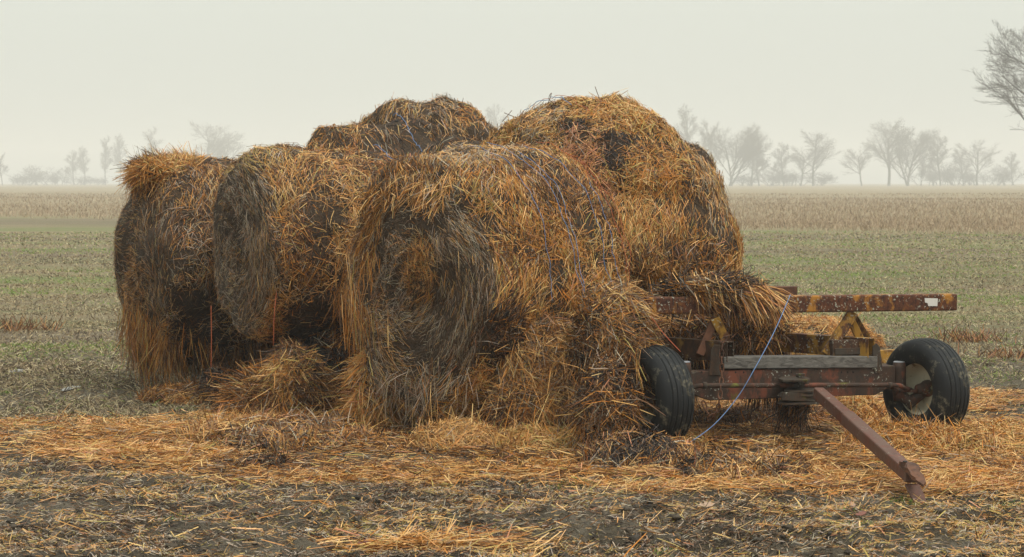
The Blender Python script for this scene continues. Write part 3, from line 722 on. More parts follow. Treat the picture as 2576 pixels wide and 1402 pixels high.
def weed(px, py, n, label, h=.3):
    X, Y = gpt(px, py); acc = Acc()
    P = np.stack([X+RNG.normal(0, .22, n), Y+RNG.normal(0, .15, n), np.zeros(n)], 1)
    D = nrm(np.stack([RNG.normal(0, .7, n), RNG.normal(0, .5, n), np.ones(n)], 1)); L = RNG.uniform(.4, 1, n)*h
    V, Q, C = ribbons(P+D*(L*.45)[:, None], D, np.tile(np.array([0, -1., 0]), (n, 1)), L, RNG.uniform(.005, .011, n), PAL[RNG.choice([4, 4, 3, 6, 0], n)]*.8, .25); acc.add(V, Q, C, 0)
    tag(acc.obj('dry_weed', [M_GRASS]), label, 'weed', 'dry weeds in the grass')
weed(2440, 858, 170, 'reddish dry weed clump in the grass behind the right front tyre, the nearer one', .22)
weed(2530, 905, 120, 'brown broken weed clump at the right edge of the grass', .2)
weed(60, 830, 150, 'reddish brown weed clump at the far left edge of the grass', .25)
weed(460, 905, 0+90, 'dark broken stalks beside the hanging hay of the leftmost bale', .18)

# ------------------------------------------------------------------ wagon
def bm_obj(name, bm, m, parent, smooth=False, bevel=0):
    me = bpy.data.meshes.new(name)
    bmesh.ops.recalc_face_normals(bm, faces=bm.faces)
    bm.to_mesh(me); bm.free()
    if smooth: me.polygons.foreach_set('use_smooth', np.ones(len(me.polygons), bool))
    o = link(name, me, m, parent)
    if bevel:
        b = o.modifiers.new('bevel', 'BEVEL'); b.width = bevel; b.segments = 2; b.limit_method = 'ANGLE'
    return o
def bar(bm, p, q, w, h, up=(0, 0, 1), taper=1.0):
    """box beam from p to q: w across, h high"""
    p = Vector(p); q = Vector(q); d = (q-p).normalized(); u = Vector(up)
    s = d.cross(u).normalized(); u = s.cross(d).normalized()
    vs = []
    for c, k in ((p, 1.0), (q, taper)):
        for a, b in ((-1, -1), (1, -1), (1, 1), (-1, 1)):
            vs.append(bm.verts.new(c+s*a*w*.5*k+u*b*h*.5*k))
    for f in ((3, 2, 1, 0), (4, 5, 6, 7), (0, 1, 5, 4), (1, 2, 6, 5), (2, 3, 7, 6), (3, 0, 4, 7)):
        bm.faces.new([vs[i] for i in f])
def tube(bm, pts, r, n=8, cap=True):
    pts = [Vector(p) for p in pts]; rings = []
    for i, p in enumerate(pts):
        d = (pts[min(i+1, len(pts)-1)]-pts[max(i-1, 0)]).normalized()
        s = d.cross(Vector((.13, .2, 1))).normalized(); u = s.cross(d)
        rr = r[i] if isinstance(r, (list, tuple)) else r
        rings.append([bm.verts.new(p+(s*math.cos(a)+u*math.sin(a))*rr) for a in [2*math.pi*k/n for k in range(n)]])
    for a, b in zip(rings, rings[1:]):
        for k in range(n): bm.faces.new((a[k], a[(k+1) % n], b[(k+1) % n], b[k]))
    if cap: bm.faces.new(rings[0][::-1]); bm.faces.new(rings[-1])
def hollow(bm, p, q, w, h, t=.008, depth=.25):
    """square tube with an open near end at p"""
    p = Vector(p); q = Vector(q); d = (q-p).normalized(); s = d.cross(Vector((0, 0, 1))).normalized(); u = s.cross(d)
    def ring(c, k): return [bm.verts.new(c+s*a*(w/2-k)+u*b*(h/2-k)) for a, b in ((-1, -1), (1, -1), (1, 1), (-1, 1))]
    o0, o1, i0, i1 = ring(p, 0), ring(q, 0), ring(p, t), ring(p+d*depth, t)
    for k in range(4):
        j = (k+1) % 4
        bm.faces.new((o0[k], o0[j], o1[j], o1[k])); bm.faces.new((o0[k], i0[k], i0[j], o0[j])); bm.faces.new((i0[k], i1[k], i1[j], i0[j]))
    bm.faces.new(i1); bm.faces.new(o1)
def prism(bm, pts, ext):
    """outline pts (3-D) pushed by vector ext"""
    a = [bm.verts.new(Vector(p)) for p in pts]; b = [bm.verts.new(Vector(p)+Vector(ext)) for p in pts]
    bm.faces.new(a); bm.faces.new(b[::-1])
    for i in range(len(a)):
        j = (i+1) % len(a); bm.faces.new((a[i], b[i], b[j], a[j]))
def Yax(px): return 15.3+(px-1700)/640*.6
def ax(px, py, dy=0): return at(px, py, Yax(px)+dy)
W0 = empty('hay_wagon', (0, 0, 0))
tag(W0, 'rusty yellow and red hay wagon with ribbed tyres and drawbar resting on the ground', 'wagon')
axd = nrm(np.array([ax(2300, 960)[0]-ax(1700, 960)[0], ax(2300, 960)[1]-ax(1700, 960)[1], 0.]))   # along the front axle
def zof(py, Y): return CAMH-(py-HOR)*Y/FP
# axle: box with the lower corners cut
bm = bmesh.new()
zt, zb = zof(927, 15.6), zof(1000, 15.6)
L0, L1 = ax(1735, 960), ax(2252, 960); L0[2] = L1[2] = 0
out = [L0+[0, 0, zt], L0+[0, 0, zb+.06], L0+axd*.16+[0, 0, zb], L1-axd*.16+[0, 0, zb], L1+[0, 0, zb+.08], L1+[0, 0, zt]]
prism(bm, out, (-axd[1]*.14, axd[0]*.14, 0))
axle = bm_obj('front_axle', bm, M_RED, W0, bevel=.006)
HB = plain('hole_black', (.006, .005, .004), .9)
for px in (1765, 1850, 1870, 1890, 1990, 2116, 2132, 2146):
    bm = bmesh.new(); c = ax(px, 937, -.004); tube(bm, [c, c+np.array([0, .012, 0])], .008, 8)
    bm_obj('bolt_hole', bm, HB, axle)
# lugs at both ends (spindle bosses)
for px, s in ((1722, -1), (2262, 1)):
    bm = bmesh.new(); c = ax(px, 950, .05)
    tube(bm, [(c[0], c[1], zof(912, c[1])), (c[0], c[1], zof(925, c[1])), (c[0], c[1], zof(985, c[1])), (c[0], c[1], zof(1008, c[1]))], [.045, .052, .052, .042], 14)
    k = bm_obj('kingpin', bm, M_RED, W0, smooth=True)
    bm = bmesh.new(); tube(bm, [(c[0], c[1], zof(911, c[1])), (c[0], c[1], zof(909, c[1]))], [.046, .038], 18)
    bm_obj('kingpin_cap', bm, M_CAP, k)
# plank
bm = bmesh.new()
a, b = ax(1811, 911, .07), ax(2196, 909, .07)
a[2] -= .0; b[2] -= .0
bar(bm, a, b, .16, .088)
bmesh.ops.subdivide_edges(bm, edges=bm.edges[:], cuts=2)
bm_obj('plank', bm, M_WOOD, W0, bevel=.006)
# stakes
for pts in ([(2196, 925), (2196, 872), (2206, 864), (2214, 875), (2220, 925), (2212, 940), (2200, 938)], [(1783, 945), (1790, 880), (1797, 868), (1812, 868), (1812, 945)]):
    bm = bmesh.new(); prism(bm, [ax(x, y, -.01) for x, y in pts], (0, .03, 0)); bm_obj('stake', bm, M_DARK, W0, bevel=.003)
# tubes running back under the load
PSI = rad(46); back = np.array([-math.sin(PSI), math.cos(PSI), 0])
zs = zof(880, 15.6)
for px in (1838, 2192):
    bm = bmesh.new(); p = ax(px, 880, .0); p[2] = zs
    hollow(bm, p, p+back*5.6, .085, .15); bm_obj('side_rail', bm, M_YEL if px > 2000 else M_DKY, W0, bevel=.004)
# crossbeam
def xb(px, py): return at(px, py, 15.55+(px-1600)/800*.45)
zt = 1.098; Lc, Rc = xb(1596, 760), xb(2402, 760)
bm = bmesh.new(); Lc[2] = Rc[2] = zt-.064
bar(bm, Lc, Rc, .11, .128)
beam = bm_obj('crossbeam', bm, M_BEAM, W0, bevel=.012)
bm = bmesh.new()
off = np.array([0, -.062, 0])
prism(bm, [xb(2322, 749)+off, xb(2355, 750)+off, xb(2354, 769)+off, xb(2331, 769)+off, xb(2330, 762)+off, xb(2323, 760)+off], (0, .004, 0))
bm_obj('nameplate', bm, M_PLATE, beam)
bm = bmesh.new(); p, q = xb(1900, 737), xb(2014, 736); p[1] += .28; q[1] += .28; p[2] = q[2] = zt+.005
bar(bm, p, q, .1, .10); bm_obj('rear_crossbeam', bm, M_RUST, W0, bevel=.006)
# A-frame braces
def brace(pts, w, h, m, dy=0):
    bm = bmesh.new(); p, q = ax(*pts[0], dy), ax(*pts[1], dy); bar(bm, p, q, w, h, up=(0, -1, 0)); return bm_obj('brace', bm, m, W0, bevel=.004)
brace(((2078, 893), (2146, 786)), .082, .05, M_YEL, .14)
brace(((2136, 797), (2168, 862)), .06, .05, M_YEL, .17)
brace(((2146, 792), (2186, 858)), .05, .03, M_YEL, .20)
brace(((2105, 858), (2128, 815)), .045, .03, M_YEL, .24)
brace(((1798, 800), (1832, 868)), .07, .05, M_YEL, .16)
brace(((1760, 893), (1800, 800)), .06, .05, M_RUST, .2)
# saddle box on the plank
bm = bmesh.new()
p, q = ax(2090, 877, .09), ax(2172, 877, .09); p[2] = q[2] = zof(877, 15.7); bar(bm, p, q, .06, .118)
bm_obj('bracket', bm, M_DKY, W0, bevel=.004)
bm = bmesh.new()
p, q = ax(2100, 888, .055), ax(2164, 888, .055); p[2] = q[2] = zof(886, 15.7); bar(bm, p, q, .014, .05)
bm_obj('bracket_plate', bm, M_DARK, W0, bevel=.003)
# low cross member further back
bm = bmesh.new(); p, q = at(1930, 890, 17.2), at(2285, 890, 17.6); p[2] = q[2] = .48
bar(bm, p, q, .08, .11); bm_obj('cross_member', bm, M_YEL, W0, bevel=.006)
# deck cross pieces and rear axle under the load
fc = (ax(1735, 900)+ax(2252, 900))/2
perp = np.array([math.cos(PSI), math.sin(PSI), 0])
for L in (1.6, 3.0, 4.4, 5.3):
    c = fc+back*L; c[2] = .83; bm = bmesh.new(); bar(bm, c-perp*1.1, c+perp*.9, .1, .13); bm_obj('deck_bearer', bm, M_RUST, W0, bevel=.006)
rc = fc+back*4.4; bm = bmesh.new(); c = rc.copy(); c[2] = .42; bar(bm, c-perp*.8, c+perp*.8, .13, .2); bm_obj('rear_axle', bm, M_RED, W0, bevel=.006)
# reach pole
bm = bmesh.new(); p = fc.copy(); p[2] = .42; q = rc.copy(); q[2] = .42; tube(bm, [p, q], .05, 10); bm_obj('reach_pole', bm, M_RED, W0, True)
# tie rod
bm = bmesh.new()
zr = zof(968, 15.5)
pts = [ax(1716, 985, -.02), ax(1738, 976, -.08), ax(1756, 971, -.12), ax(1775, 970, -.12), ax(1900, 970, -.12), ax(2050, 969, -.12), ax(2245, 969, -.12), ax(2262, 970, -.12), ax(2275, 976, -.09), ax(2292, 982, -.02)]
tube(bm, pts, .0185, 10); tie = bm_obj('tie_rod', bm, M_RED, W0, True)
for px in (1772, 2238):
    bm = bmesh.new(); tube(bm, [ax(px-5, 970, -.12), ax(px+5, 970, -.12)], .027, 10); bm_obj('clamp', bm, M_DARK, tie, True)
# steering pivot plates
bm = bmesh.new()
def plate(px0, px1, py, dy, t, m_=None):
    z = zof(py, 15.45); a0, a1 = ax(px0, py, -.30), ax(px1, py, -.30)
    prism(bm, [(a0[0], a0[1]+.02, z), (a1[0]-.02, a1[1]-.02, z), (a1[0]+.02, a1[1]+.08, z), (a1[0], a1[1]+dy, z), (a0[0]+.03, a0[1]+dy, z), (a0[0]-.02, a0[1]+.12, z)], (0, 0, -t))
plate(1970, 2035, 950, .30, .016); plate(1985, 2050, 978, .30, .014); plate(1968, 2062, 989, .30, .012); plate(1968, 2064, 1008, .30, .016)
c = ax(2012, 980, -.12); tube(bm, [(c[0], c[1], zof(943, 15.4)), (c[0], c[1], zof(1022, 15.4))], .03, 12)
bar(bm, ax(1967, 997, -.28)+[0, 0, 0], ax(2062, 1001, -.28), .03, .06)
c2 = ax(2016, 946, -.2); tube(bm, [c2, c2+np.array([0, 0, .018])], .028, 8)
c2 = ax(2030, 966, -.3); tube(bm, [c2, c2+np.array([0, 0, .03])], .018, 6)
bm_obj('steering_pivot', bm, M_DARK, W0, bevel=.002)
# drawbar
T0 = at(2058, 985, 15.15); T1 = at(2130, 1062, 14.62); T2 = at(2296, 1204, 12.86)
T0[2] = zof(988, 15.15); T1[2] = zof(1056, 14.5); T2[2] = .135
d = nrm(T2-T1)
bm = bmesh.new(); bar(bm, T0, T1+d*.1, .078, .082, taper=1.05); draw0 = bm_obj('drawbar_socket', bm, M_REDT, W0, bevel=.008)
bm = bmesh.new(); bar(bm, T1-d*.02, T2, .100, .092, taper=.88); draw = bm_obj('drawbar', bm, M_REDT, W0, bevel=.012)
bm = bmesh.new()
s = nrm(np.cross(d, [0, 0, 1.])); u = np.cross(s, d)
def tp(f, l, h): return T2+d*f+s*l*.82+u*(h-.022)
# upper jaw (torn, forked) and lower jaw bending down
prism(bm, [tp(-.20, -.048, .074), tp(-.10, -.066, .082), tp(-.02, -.066, .078), tp(.03, -.040, .070), tp(.12, -.046, .060), tp(.22, -.028, .046), tp(.27, .008, .040), tp(.20, .040, .052), tp(.06, .056, .070), tp(-.10, .056, .076)], u*-.018)
prism(bm, [tp(-.12, .070, .095), tp(.02, .058, .118), tp(.06, .085, .10), tp(.12, .078, .108), tp(.20, .080, .085), tp(.21, .048, .070), tp(.0, .03, .074)], u*-.028)
bm_obj('hitch_jaw', bm, M_RUST, draw, bevel=.002)
bm = bmesh.new()
dn = nrm(d*.75+np.array([.12, 0, -.50]))
def tq(f, l, h): return T2+d*-.02+dn*f+s*l+np.array([0, 0, h])
a_ = [tq(0, -.046, -.045), tq(.10, -.046, -.045), tq(.20, -.035, -.045), tq(.25, -.008, -.045), tq(.245, .020, -.045), tq(.18, .040, -.045), tq(0, .046, -.045)]
prism(bm, a_, (0, 0, -.014)); lj = bm_obj('hitch_jaw', bm, M_REDT, draw, bevel=.002)
bm = bmesh.new(); c = tq(.19, .005, -.044); tube(bm, [c, c+np.array([0, 0, .004])], .017, 12); bm_obj('pin_hole', bm, bpy.data.materials['hole_black'], lj)
bm = bmesh.new(); c = tp(-.22, -.01, .0665); tube(bm, [c, c+u*.004], .014, 12); bm_obj('pin_hole', bm, bpy.data.materials['hole_black'], draw)
# chain
def torus_link(bm, c, d, side, R=.020, r=.0052, st=.013):
    d = nrm(np.array(d, float)); side = nrm(np.array(side, float)-d*np.dot(side, d)); n_ = nrm(np.cross(d, side)); rings = []
    for k in range(14):
        a = 2*math.pi*k/14; o_ = side*math.cos(a)*R*.72+d*(math.sin(a)*R+(st if math.sin(a) > 0 else -st)); t_ = nrm(-side*math.sin(a)*.72+d*math.cos(a)); b_ = np.cross(t_, n_)
        rings.append([bm.verts.new(c+o_+(b_*math.cos(f)+n_*math.sin(f))*r) for f in (0, 1.26, 2.51, 3.77, 5.03)])
    for k in range(14):
        A, B_ = rings[k], rings[(k+1) % 14]
        for j in range(5): bm.faces.new((A[j], A[(j+1) % 5], B_[(j+1) % 5], B_[j]))
def chain(path, name, parent):
    pts = [np.array(p) for p in path]; seg = []
    for a, b in zip(pts, pts[1:]):
        n_ = max(2, int(np.linalg.norm(b-a)/.01)); seg += [a+(b-a)*i/n_ for i in range(n_)]
    bm = bmesh.new(); acc_ = 0; k = 0; last = seg[0]
    for p, q in zip(seg, seg[1:]):
        acc_ += np.linalg.norm(q-p)
        if acc_ > .047:
            acc_ = 0; torus_link(bm, q, q-last, (1, .3, 0) if k % 2 else (.2, 1, 0)); last = q; k += 1
    return bm_obj(name, bm, M_RUST, parent, True)
chain([ax(1840, 842, -.02), ax(1822, 848, -.06), ax(1815, 880, -.07), ax(1816, 940, -.08), ax(1812, 990, -.15), ax(1806, 1030, -.12), ax(1790, 1052, -.1), ax(1778, 1035, -.08), ax(1766, 1003, -.03)], 'chain', W0)
# wheels
def lathe(bm, prof, n=72):
    rings = []
    for k in range(n):
        a = 2*math.pi*k/n; rings.append([bm.verts.new((x, r*math.cos(a), r*math.sin(a))) for x, r in prof])
    for k in range(n):
        A, B_ = rings[k], rings[(k+1) % n]
        for j in range(len(prof)-1): bm.faces.new((A[j], A[j+1], B_[j+1], B_[j]))
def make_wheel():
    R = .385; w = .148
    tp_ = [(-.095, .195), (-.115, .205), (-.135, .235), (-w, .285), (-w+.003, .315), (-.130, .345), (-.118, .360)]
    # ribbed crown
    grooves = (-.085, -.045, 0, .045, .085)
    x = -.112
    crown = []
    def rad_at(x): return R-.020*(abs(x)/.118)**2.4
    for g in grooves:
        crown += [(g-.012, rad_at(g-.012)), (g-.0055, rad_at(g)), (g-.004, rad_at(g)-.014), (g+.004, rad_at(g)-.014), (g+.0055, rad_at(g)), (g+.012, rad_at(g+.012))]
    tp_ = tp_+crown+[(-a, b) for a, b in tp_[::-1]]
    rim = empty('wheel', (0, 0, 0))
    bm = bmesh.new()
    lathe(bm, [(-.098, .215), (-.104, .208), (-.100, .200), (-.085, .198), (-.070, .185), (-.045, .180), (.0, .172), (.025, .165), (.040, .13), (.030, .09), (.030, .0001)], 56)
    lathe(bm, [(.098, .215), (.104, .208), (.100, .200), (.085, .198), (.070, .185), (.055, .178), (.048, .13), (.038, .09), (.038, .0001)], 56)
    bm_obj('rim', bm, M_RIM, rim, True)
    bm = bmesh.new(); lathe(bm, tp_, 96); bm_obj('tyre', bm, M_TYRE, rim, True)
    bm = bmesh.new(); lathe(bm, [(-.08, .0001), (-.08, .035), (-.03, .045), (.0, .062), (.028, .066), (.05, .055), (.10, .045), (.12, .0001)], 24)
    bm_obj('hub', bm, M_RED, rim, True)
    return rim
wh = make_wheel(); wh.parent = W0
def place(w, X, Y, rz): w.location = (X, Y, .38); w.rotation_euler = (0, 0, rz)
def copy_wheel():
    c = wh.copy(); COL.objects.link(c); c.parent = W0
    for ch in list(wh.children):
        k = ch.copy(); COL.objects.link(k); k.parent = c
    return c
place(wh, (2328-CX)*15.85/FP, 15.85, rad(31))
w2 = copy_wheel(); place(w2, (1642-CX)*15.22/FP, 15.22, rad(31)); w2.rotation_euler = (rad(40), 0, rad(31)); w2.rotation_mode = 'ZYX'; w2.rotation_euler = (0, 0, rad(31))
for sgn in (-1, 1):
    w3 = copy_wheel(); c = rc+perp*1.05*sgn; place(w3, c[0], c[1], PSI)
# spindle knuckles
for cx_, cy_, px in (((2328-CX)*15.85/FP, 15.85, 2262), ((1642-CX)*15.22/FP, 15.22, 1722)):
    bm = bmesh.new(); k = ax(px, 985, .02); k[2] = .33; e_ = np.array([cx_, cy_, .36])
    m1 = k+(e_-k)*.4; m1[2] = .27
    tube(bm, [k+[0, 0, .02], m1, e_], [.045, .055, .034], 12); bm_obj('spindle', bm, M_RED, W0, True)
    bm = bmesh.new(); p_ = ax(px-10, 980, -.02); q_ = ax(px+34 if px > 2000 else px-10, 984, -.02); bar(bm, p_, q_+np.array([.02, 0, 0]), .07, .025); bm_obj('steering_arm', bm, M_RED, W0, bevel=.004)

# ------------------------------------------------------------------ twine
def twine_curve(name, pts, r, m, parent=None, sub=6, jit=0):
    P = [Vector(p) for p in pts]; out = []
    for i in range(len(P)-1):
        p0 = P[max(i-1, 0)]; p1 = P[i]; p2 = P[i+1]; p3 = P[min(i+2, len(P)-1)]
        for k in range(sub):
            t = k/sub; out.append(.5*((2*p1)+(p2-p0)*t+(2*p0-5*p1+4*p2-p3)*t*t+(3*p1-p0-3*p2+p3)*t**3))
    out.append(P[-1])
    bm = bmesh.new(); tube(bm, out, r, 5); return bm_obj(name, bm, m, parent, True)
o1 = LAYER['b1'][1]
def ring(B, o, x, ph0, ph1, off, m=M_BLUE, r=.0028, wob=.02, dx=.0, seed=0):
    rg = np.random.default_rng(seed); n = 26
    ph = np.linspace(rad(ph0), rad(ph1), n)
    xx = x+dx*np.linspace(-1, 1, n)+wob*np.cumsum(rg.normal(0, .25, n))*.5
    th = np.arccos(np.clip(np.sign(-xx)*np.abs(xx)**(1/B.e), -1, 1))
    P, _ = B(th, ph, off)
    P = P+rg.normal(0, .004, P.shape)
    twine_curve('twine', P, r, m, o, 3)
k = 0
for x, a0, a1, dx in ((-.30, 85, -5, .05), (-.02, 85, -32, .10), (.03, 70, -20, .04), (.36, 80, -8, .12), (.52, 45, -12, .06)):
    ring(B1, o1, x, a0, a1, .030+.007*(k % 3), dx=dx, seed=k, r=.0022); k += 1
ring(B1, o1, .72, 90, 0, .055, M_ORTW, .0022, seed=20); ring(B1, o1, .58, 85, -10, .055, M_ORTW, .0022, dx=.1, seed=21)
ring(C1, LAYER['c1'][1], -.45, 120, 60, .06, M_ORTW, .0022, seed=22); ring(C1, LAYER['c1'][1], -.5, 130, 75, .06, seed=23)
ring(B2, LAYER['b2'][1], .55, 110, 60, .06, seed=24); ring(D1, LAYER['d1'][1], .2, 95, 40, .06, seed=25)
# free hanging twine
o = twine_curve('twine', [at(1988, 742, 15.62), at(1950, 830, 15.2), at(1900, 925, 14.95), at(1855, 1000, 14.9), at(1800, 1065, 14.8), at(1745, 1107, 14.7), at(1702, 1130, 14.65)], .0033, M_BLUE)
tag(o, 'long blue twine slanting from the crossbeam down to the left front tyre', 'twine', 'loose ends of baling twine')
o = twine_curve('twine', [at(1605, 755, 15.4), at(1640, 800, 15.2), at(1670, 840, 15.1), at(1712, 885, 15.0)], .003, M_ORTW)
tag(o, 'thin orange twine hanging over the top of the left front tyre', 'twine', 'loose ends of baling twine')
o = twine_curve('twine', [at(531, 770, 17.6), at(532, 850, 17.6), at(531, 925, 17.6)], .004, M_ORTW)
tag(o, 'straight reddish twine hanging in the dark gap between the two left bales', 'twine', 'loose ends of baling twine')
o = twine_curve('twine', [at(930, 690, 17.1), at(700, 700, 17.2), at(690, 790, 17.1), at(688, 870, 17.1)][1:], .003, M_ORTW)
tag(o, 'orange twine dangling beneath the middle left bale', 'twine', 'loose ends of baling twine')
# stray stems on the skyline
def stem(pts, label, Y, r=.0035, b='c1'):
    twine_curve('dry_stem', [at(x, y, Y) for x, y in pts], r, bpy.data.materials.get('stem') or plain('stem', (.20, .15, .12)), LAYER[b][1], 3)
stem([(1516, 262), (1505, 240), (1497, 218)], 'tall thin stem at the very top of the golden bale', 17.5)
stem([(1395, 262), (1380, 248), (1388, 234), (1378, 262)], 'kinked stem above the left part of the golden bale top', 17.5)
stem([(1268, 284), (1300, 297)], 'short slanting stem over the saddle between the two summits', 17.6)
stem([(1264, 306), (1288, 278)], 'thin stem crossing another over the saddle between the two summits', 17.62)
stem([(1155, 290), (1148, 268), (1143, 246)], 'upright stem on top of the tan back hump', 19.6, b='d2')
stem([(1705, 400), (1718, 372), (1724, 352)], 'bent stem on the right shoulder of the golden bale', 17.8)

# ------------------------------------------------------------------ bare trees
def seg_mesh(name, S, sides, m, parent=None):
    """S rows: p(3) q(3) r0 r1"""
    S = np.array(S); n = len(S); p, q, r0, r1 = S[:, :3], S[:, 3:6], S[:, 6:7], S[:, 7:8]
    d = nrm(q-p); s = nrm(np.cross(d, np.array([.31, .17, .93]))); u = np.cross(s, d)
    V = []
    for c, r in ((p, r0), (q, r1)):
        for k in range(sides):
            a = 2*math.pi*k/sides; V.append(c+(s*math.cos(a)+u*math.sin(a))*r)
    V = np.stack(V, 1).reshape(-1, 3); i = (np.arange(n)*2*sides)[:, None]
    Q = np.concatenate([i+np.array([[k, (k+1) % sides, sides+(k+1) % sides, sides+k]]) for k in range(sides)], 1).reshape(-1, 4)
    return quads_mesh(name, V, Q)
def grow(seed, H, kind):
    R = random.Random(seed); T = []; Cn = []
    def br(p, d, L, r, lv, maxlv):
        nseg = 4 if lv < 3 else 2
        pts = [p]; dirs = []
        for k in range(nseg):
            up = {'fan': .10, 'round': .05, 'slender': .14, 'big': .10, 'bush': .06}[kind]
            d = (d+Vector((R.gauss(0, .09), R.gauss(0, .09), R.gauss(0, .06)+up*(.6 if lv else 0)))).normalized()
            q = pts[-1]+d*L/nseg; pts.append(q); dirs.append(d)
        for k in range(nseg):
            a = r*(1-.5*k/nseg); b = r*(1-.5*(k+1)/nseg)
            (T if lv <= 1 else Cn).append((*pts[k], *pts[k+1], max(a, .010), max(b, .0075)))
        if lv >= maxlv: return
        nb = {0: {'fan': 7, 'round': 9, 'slender': 13, 'big': 13, 'bush': 5}[kind], 1: 7, 2: 6, 3: 5}.get(lv, 3)
        for k in range(nb):
            t0 = {'fan': .15, 'round': .3, 'slender': .22, 'big': .12, 'bush': .05}[kind] if lv == 0 else .15
            t = t0+(1-t0)*(k+R.random())/nb
            i = min(int(t*nseg), nseg-1); q = pts[i].lerp(pts[i+1], t*nseg-i)
            spread = {'fan': .62, 'round': .95, 'slender': .55, 'big': 1.0, 'bush': .9}[kind] if lv == 0 else .62
            a = R.random()*6.283; s = Vector((math.cos(a), math.sin(a), 0)); s = (s-dirs[i]*s.dot(dirs[i])).normalized()
            nd_ = (dirs[i]*(1-.25*spread)+s*spread*(.75+.5*R.random())).normalized()
            if lv == 0:
                l = L*{'fan': (.85-.35*t), 'round': (.78-.40*t), 'slender': .34-.16*t, 'big': .66-.34*t, 'bush': .8}[kind]*(.8+.4*R.random())
            else: l = L*(.62-.2*t)*(.8+.4*R.random())
            br(q, nd_, l, r*(.52 if lv == 0 else .5)*(1-.35*t), lv+1, maxlv)
    if kind == 'bush':
        for k in range(11):
            a = R.random()*6.28; rr = R.random()*H*.8
            br(Vector((math.cos(a)*rr, math.sin(a)*rr*.5, 0)), Vector((R.gauss(0, .35), R.gauss(0, .35), 1)).normalized(), H*(.5+.4*R.random()), .05, 1, 4)
    else:
        stems = {'fan': 3, 'round': 1, 'slender': 1, 'big': 1}[kind]
        for k in range(stems):
            ln = Vector((R.gauss(0, .16), R.gauss(0, .1), 1)).normalized() if stems > 1 else Vector((R.gauss(0, .04), 0, 1)).normalized()
            br(Vector((k*.25-.25 if stems > 1 else 0, 0, 0)), ln, H*{'fan': .62, 'round': .74, 'slender': .92, 'big': .92}[kind], H*{'fan': .017, 'round': .022, 'slender': .014, 'big': .017}[kind], 0, 5)
    return T, Cn
TREES = {}
def variant(k, seed, H, kind):
    T, Cn = grow(seed, H, kind)
    TREES[k] = (seg_mesh('trunk', T, 6, M_BARK), seg_mesh('crown', Cn, 3, M_BARK))
    for me in TREES[k]: me.materials.append(M_BARK)
variant('fan', 3, 15, 'fan'); variant('fan2', 8, 15, 'fan'); variant('round', 5, 15, 'round'); variant('round2', 12, 15, 'round')
variant('slender', 4, 15, 'slender'); variant('slender2', 9, 15, 'slender'); variant('bush', 2, 4, 'bush'); variant('bush2', 6, 4, 'bush'); variant('big', 21, 15, 'big')
TG = 'bare winter trees in the fog beyond the field'; BG = 'leafless bushes along the foggy field edge'
def tree(var, px, top, Y, label, sx=1.0, rz=None, base=15., name='bare_tree', cat='tree', grp=TG):
    Y = Y*2.1; X_ = (px-CX)*Y/FP; zg = float(gh(np.array([X_]), np.array([Y]))[0])
    H = CAMH-zg+(HOR-top)*Y/FP
    s = H/base*1.04
    e = empty(name, (X_, Y, zg-.05), RNG.uniform(0, 6.28) if rz is None else rz); e.scale = (s*sx, s*sx, s)
    tag(e, label, cat, grp)
    for nm, me in zip(('trunk', 'crown'), TREES[var]): o = link(nm, me, None, e)
TL = [
 ('slender', 1722, 297, 480, 'slender bare tree nearest the right shoulder of the golden bale', 1.1),
 ('slender2', 1797, 328, 470, 'narrow bare tree just left of the big fan shaped tree', 1.1),
 ('fan', 1838, 308, 450, 'big fan shaped bare tree, first broad crown right of the load', 1.0),
 ('slender', 1890, 345, 470, 'thin bare tree touching the right side of the fan shaped tree', 1.4),
 ('slender2', 1910, 378, 480, 'short thin bare tree, right of the fan shaped tree and its thin neighbour', 1.6),
 ('slender', 1972, 376, 490, 'small bare tree standing alone in the gap left of a leaning pair', 1.5),
 ('round', 2014, 372, 480, 'left and lower tree of the pair above the wagon crossbeam', 1.1),
 ('round2', 2046, 336, 470, 'right and taller tree of the pair above the wagon crossbeam', 1.0),
 ('round', 2168, 370, 480, 'small rounded bare tree left of the widest tree group', 1.0),
 ('round2', 2236, 310, 460, 'tall tree with a straight trunk, left half of the widest tree group', 1.05),
 ('fan2', 2283, 312, 455, 'many stemmed fan tree, right half of the widest tree group', 1.0),
 ('slender2', 2318, 410, 450, 'small crooked bare tree under the right edge of the widest group', 1.2),
 ('slender', 2366, 358, 470, 'forked bare tree right of the widest tree group', 1.5),
 ('slender2', 2424, 388, 500, 'thin faint tree left of the rounded faint tree near the right edge', 1.5),
 ('round', 2458, 356, 500, 'rounded faint tree beneath the branches of the huge near tree', 1.1),
 ('slender', 2548, 396, 520, 'faint thin tree at the right edge under the huge tree', 1.6),
 ('slender2', 6, 395, 560, 'faint thin tree cut by the left edge of the picture', 1.2),
 ('slender', 186, 392, 600, 'thin tree, left one of the close pair left of the bales', 1.4),
 ('slender2', 212, 384, 600, 'thin tree, right one of the close pair left of the bales', 1.3),
 ('slender', 265, 362, 600, 'lone tall thin tree just left of the leftmost bale', 1.0),
 ('slender2', 300, 358, 620, 'faint thin tree at the left edge of the leftmost bale', 1.2),
 ('slender', 378, 344, 620, 'faint tree top poking up behind the loose hay cap', 1.2),
 ('round2', 516, 316, 560, 'rounded tree top over the dip between the two left bales', 1.1),
 ('round', 580, 340, 560, 'lower rounded tree top over the middle left bale', 1.1),
 ('slender', 1240, 296, 560, 'very faint tree top in the saddle between the two summits of hay', 1.4),
]
for v, px, top, Y, lab, sx in TL: tree(v, px, top, Y, lab, sx)
tree('big', 2652, 92, 150, 'huge near bare tree reaching in from beyond the right edge', 1.0, rz=4.0)
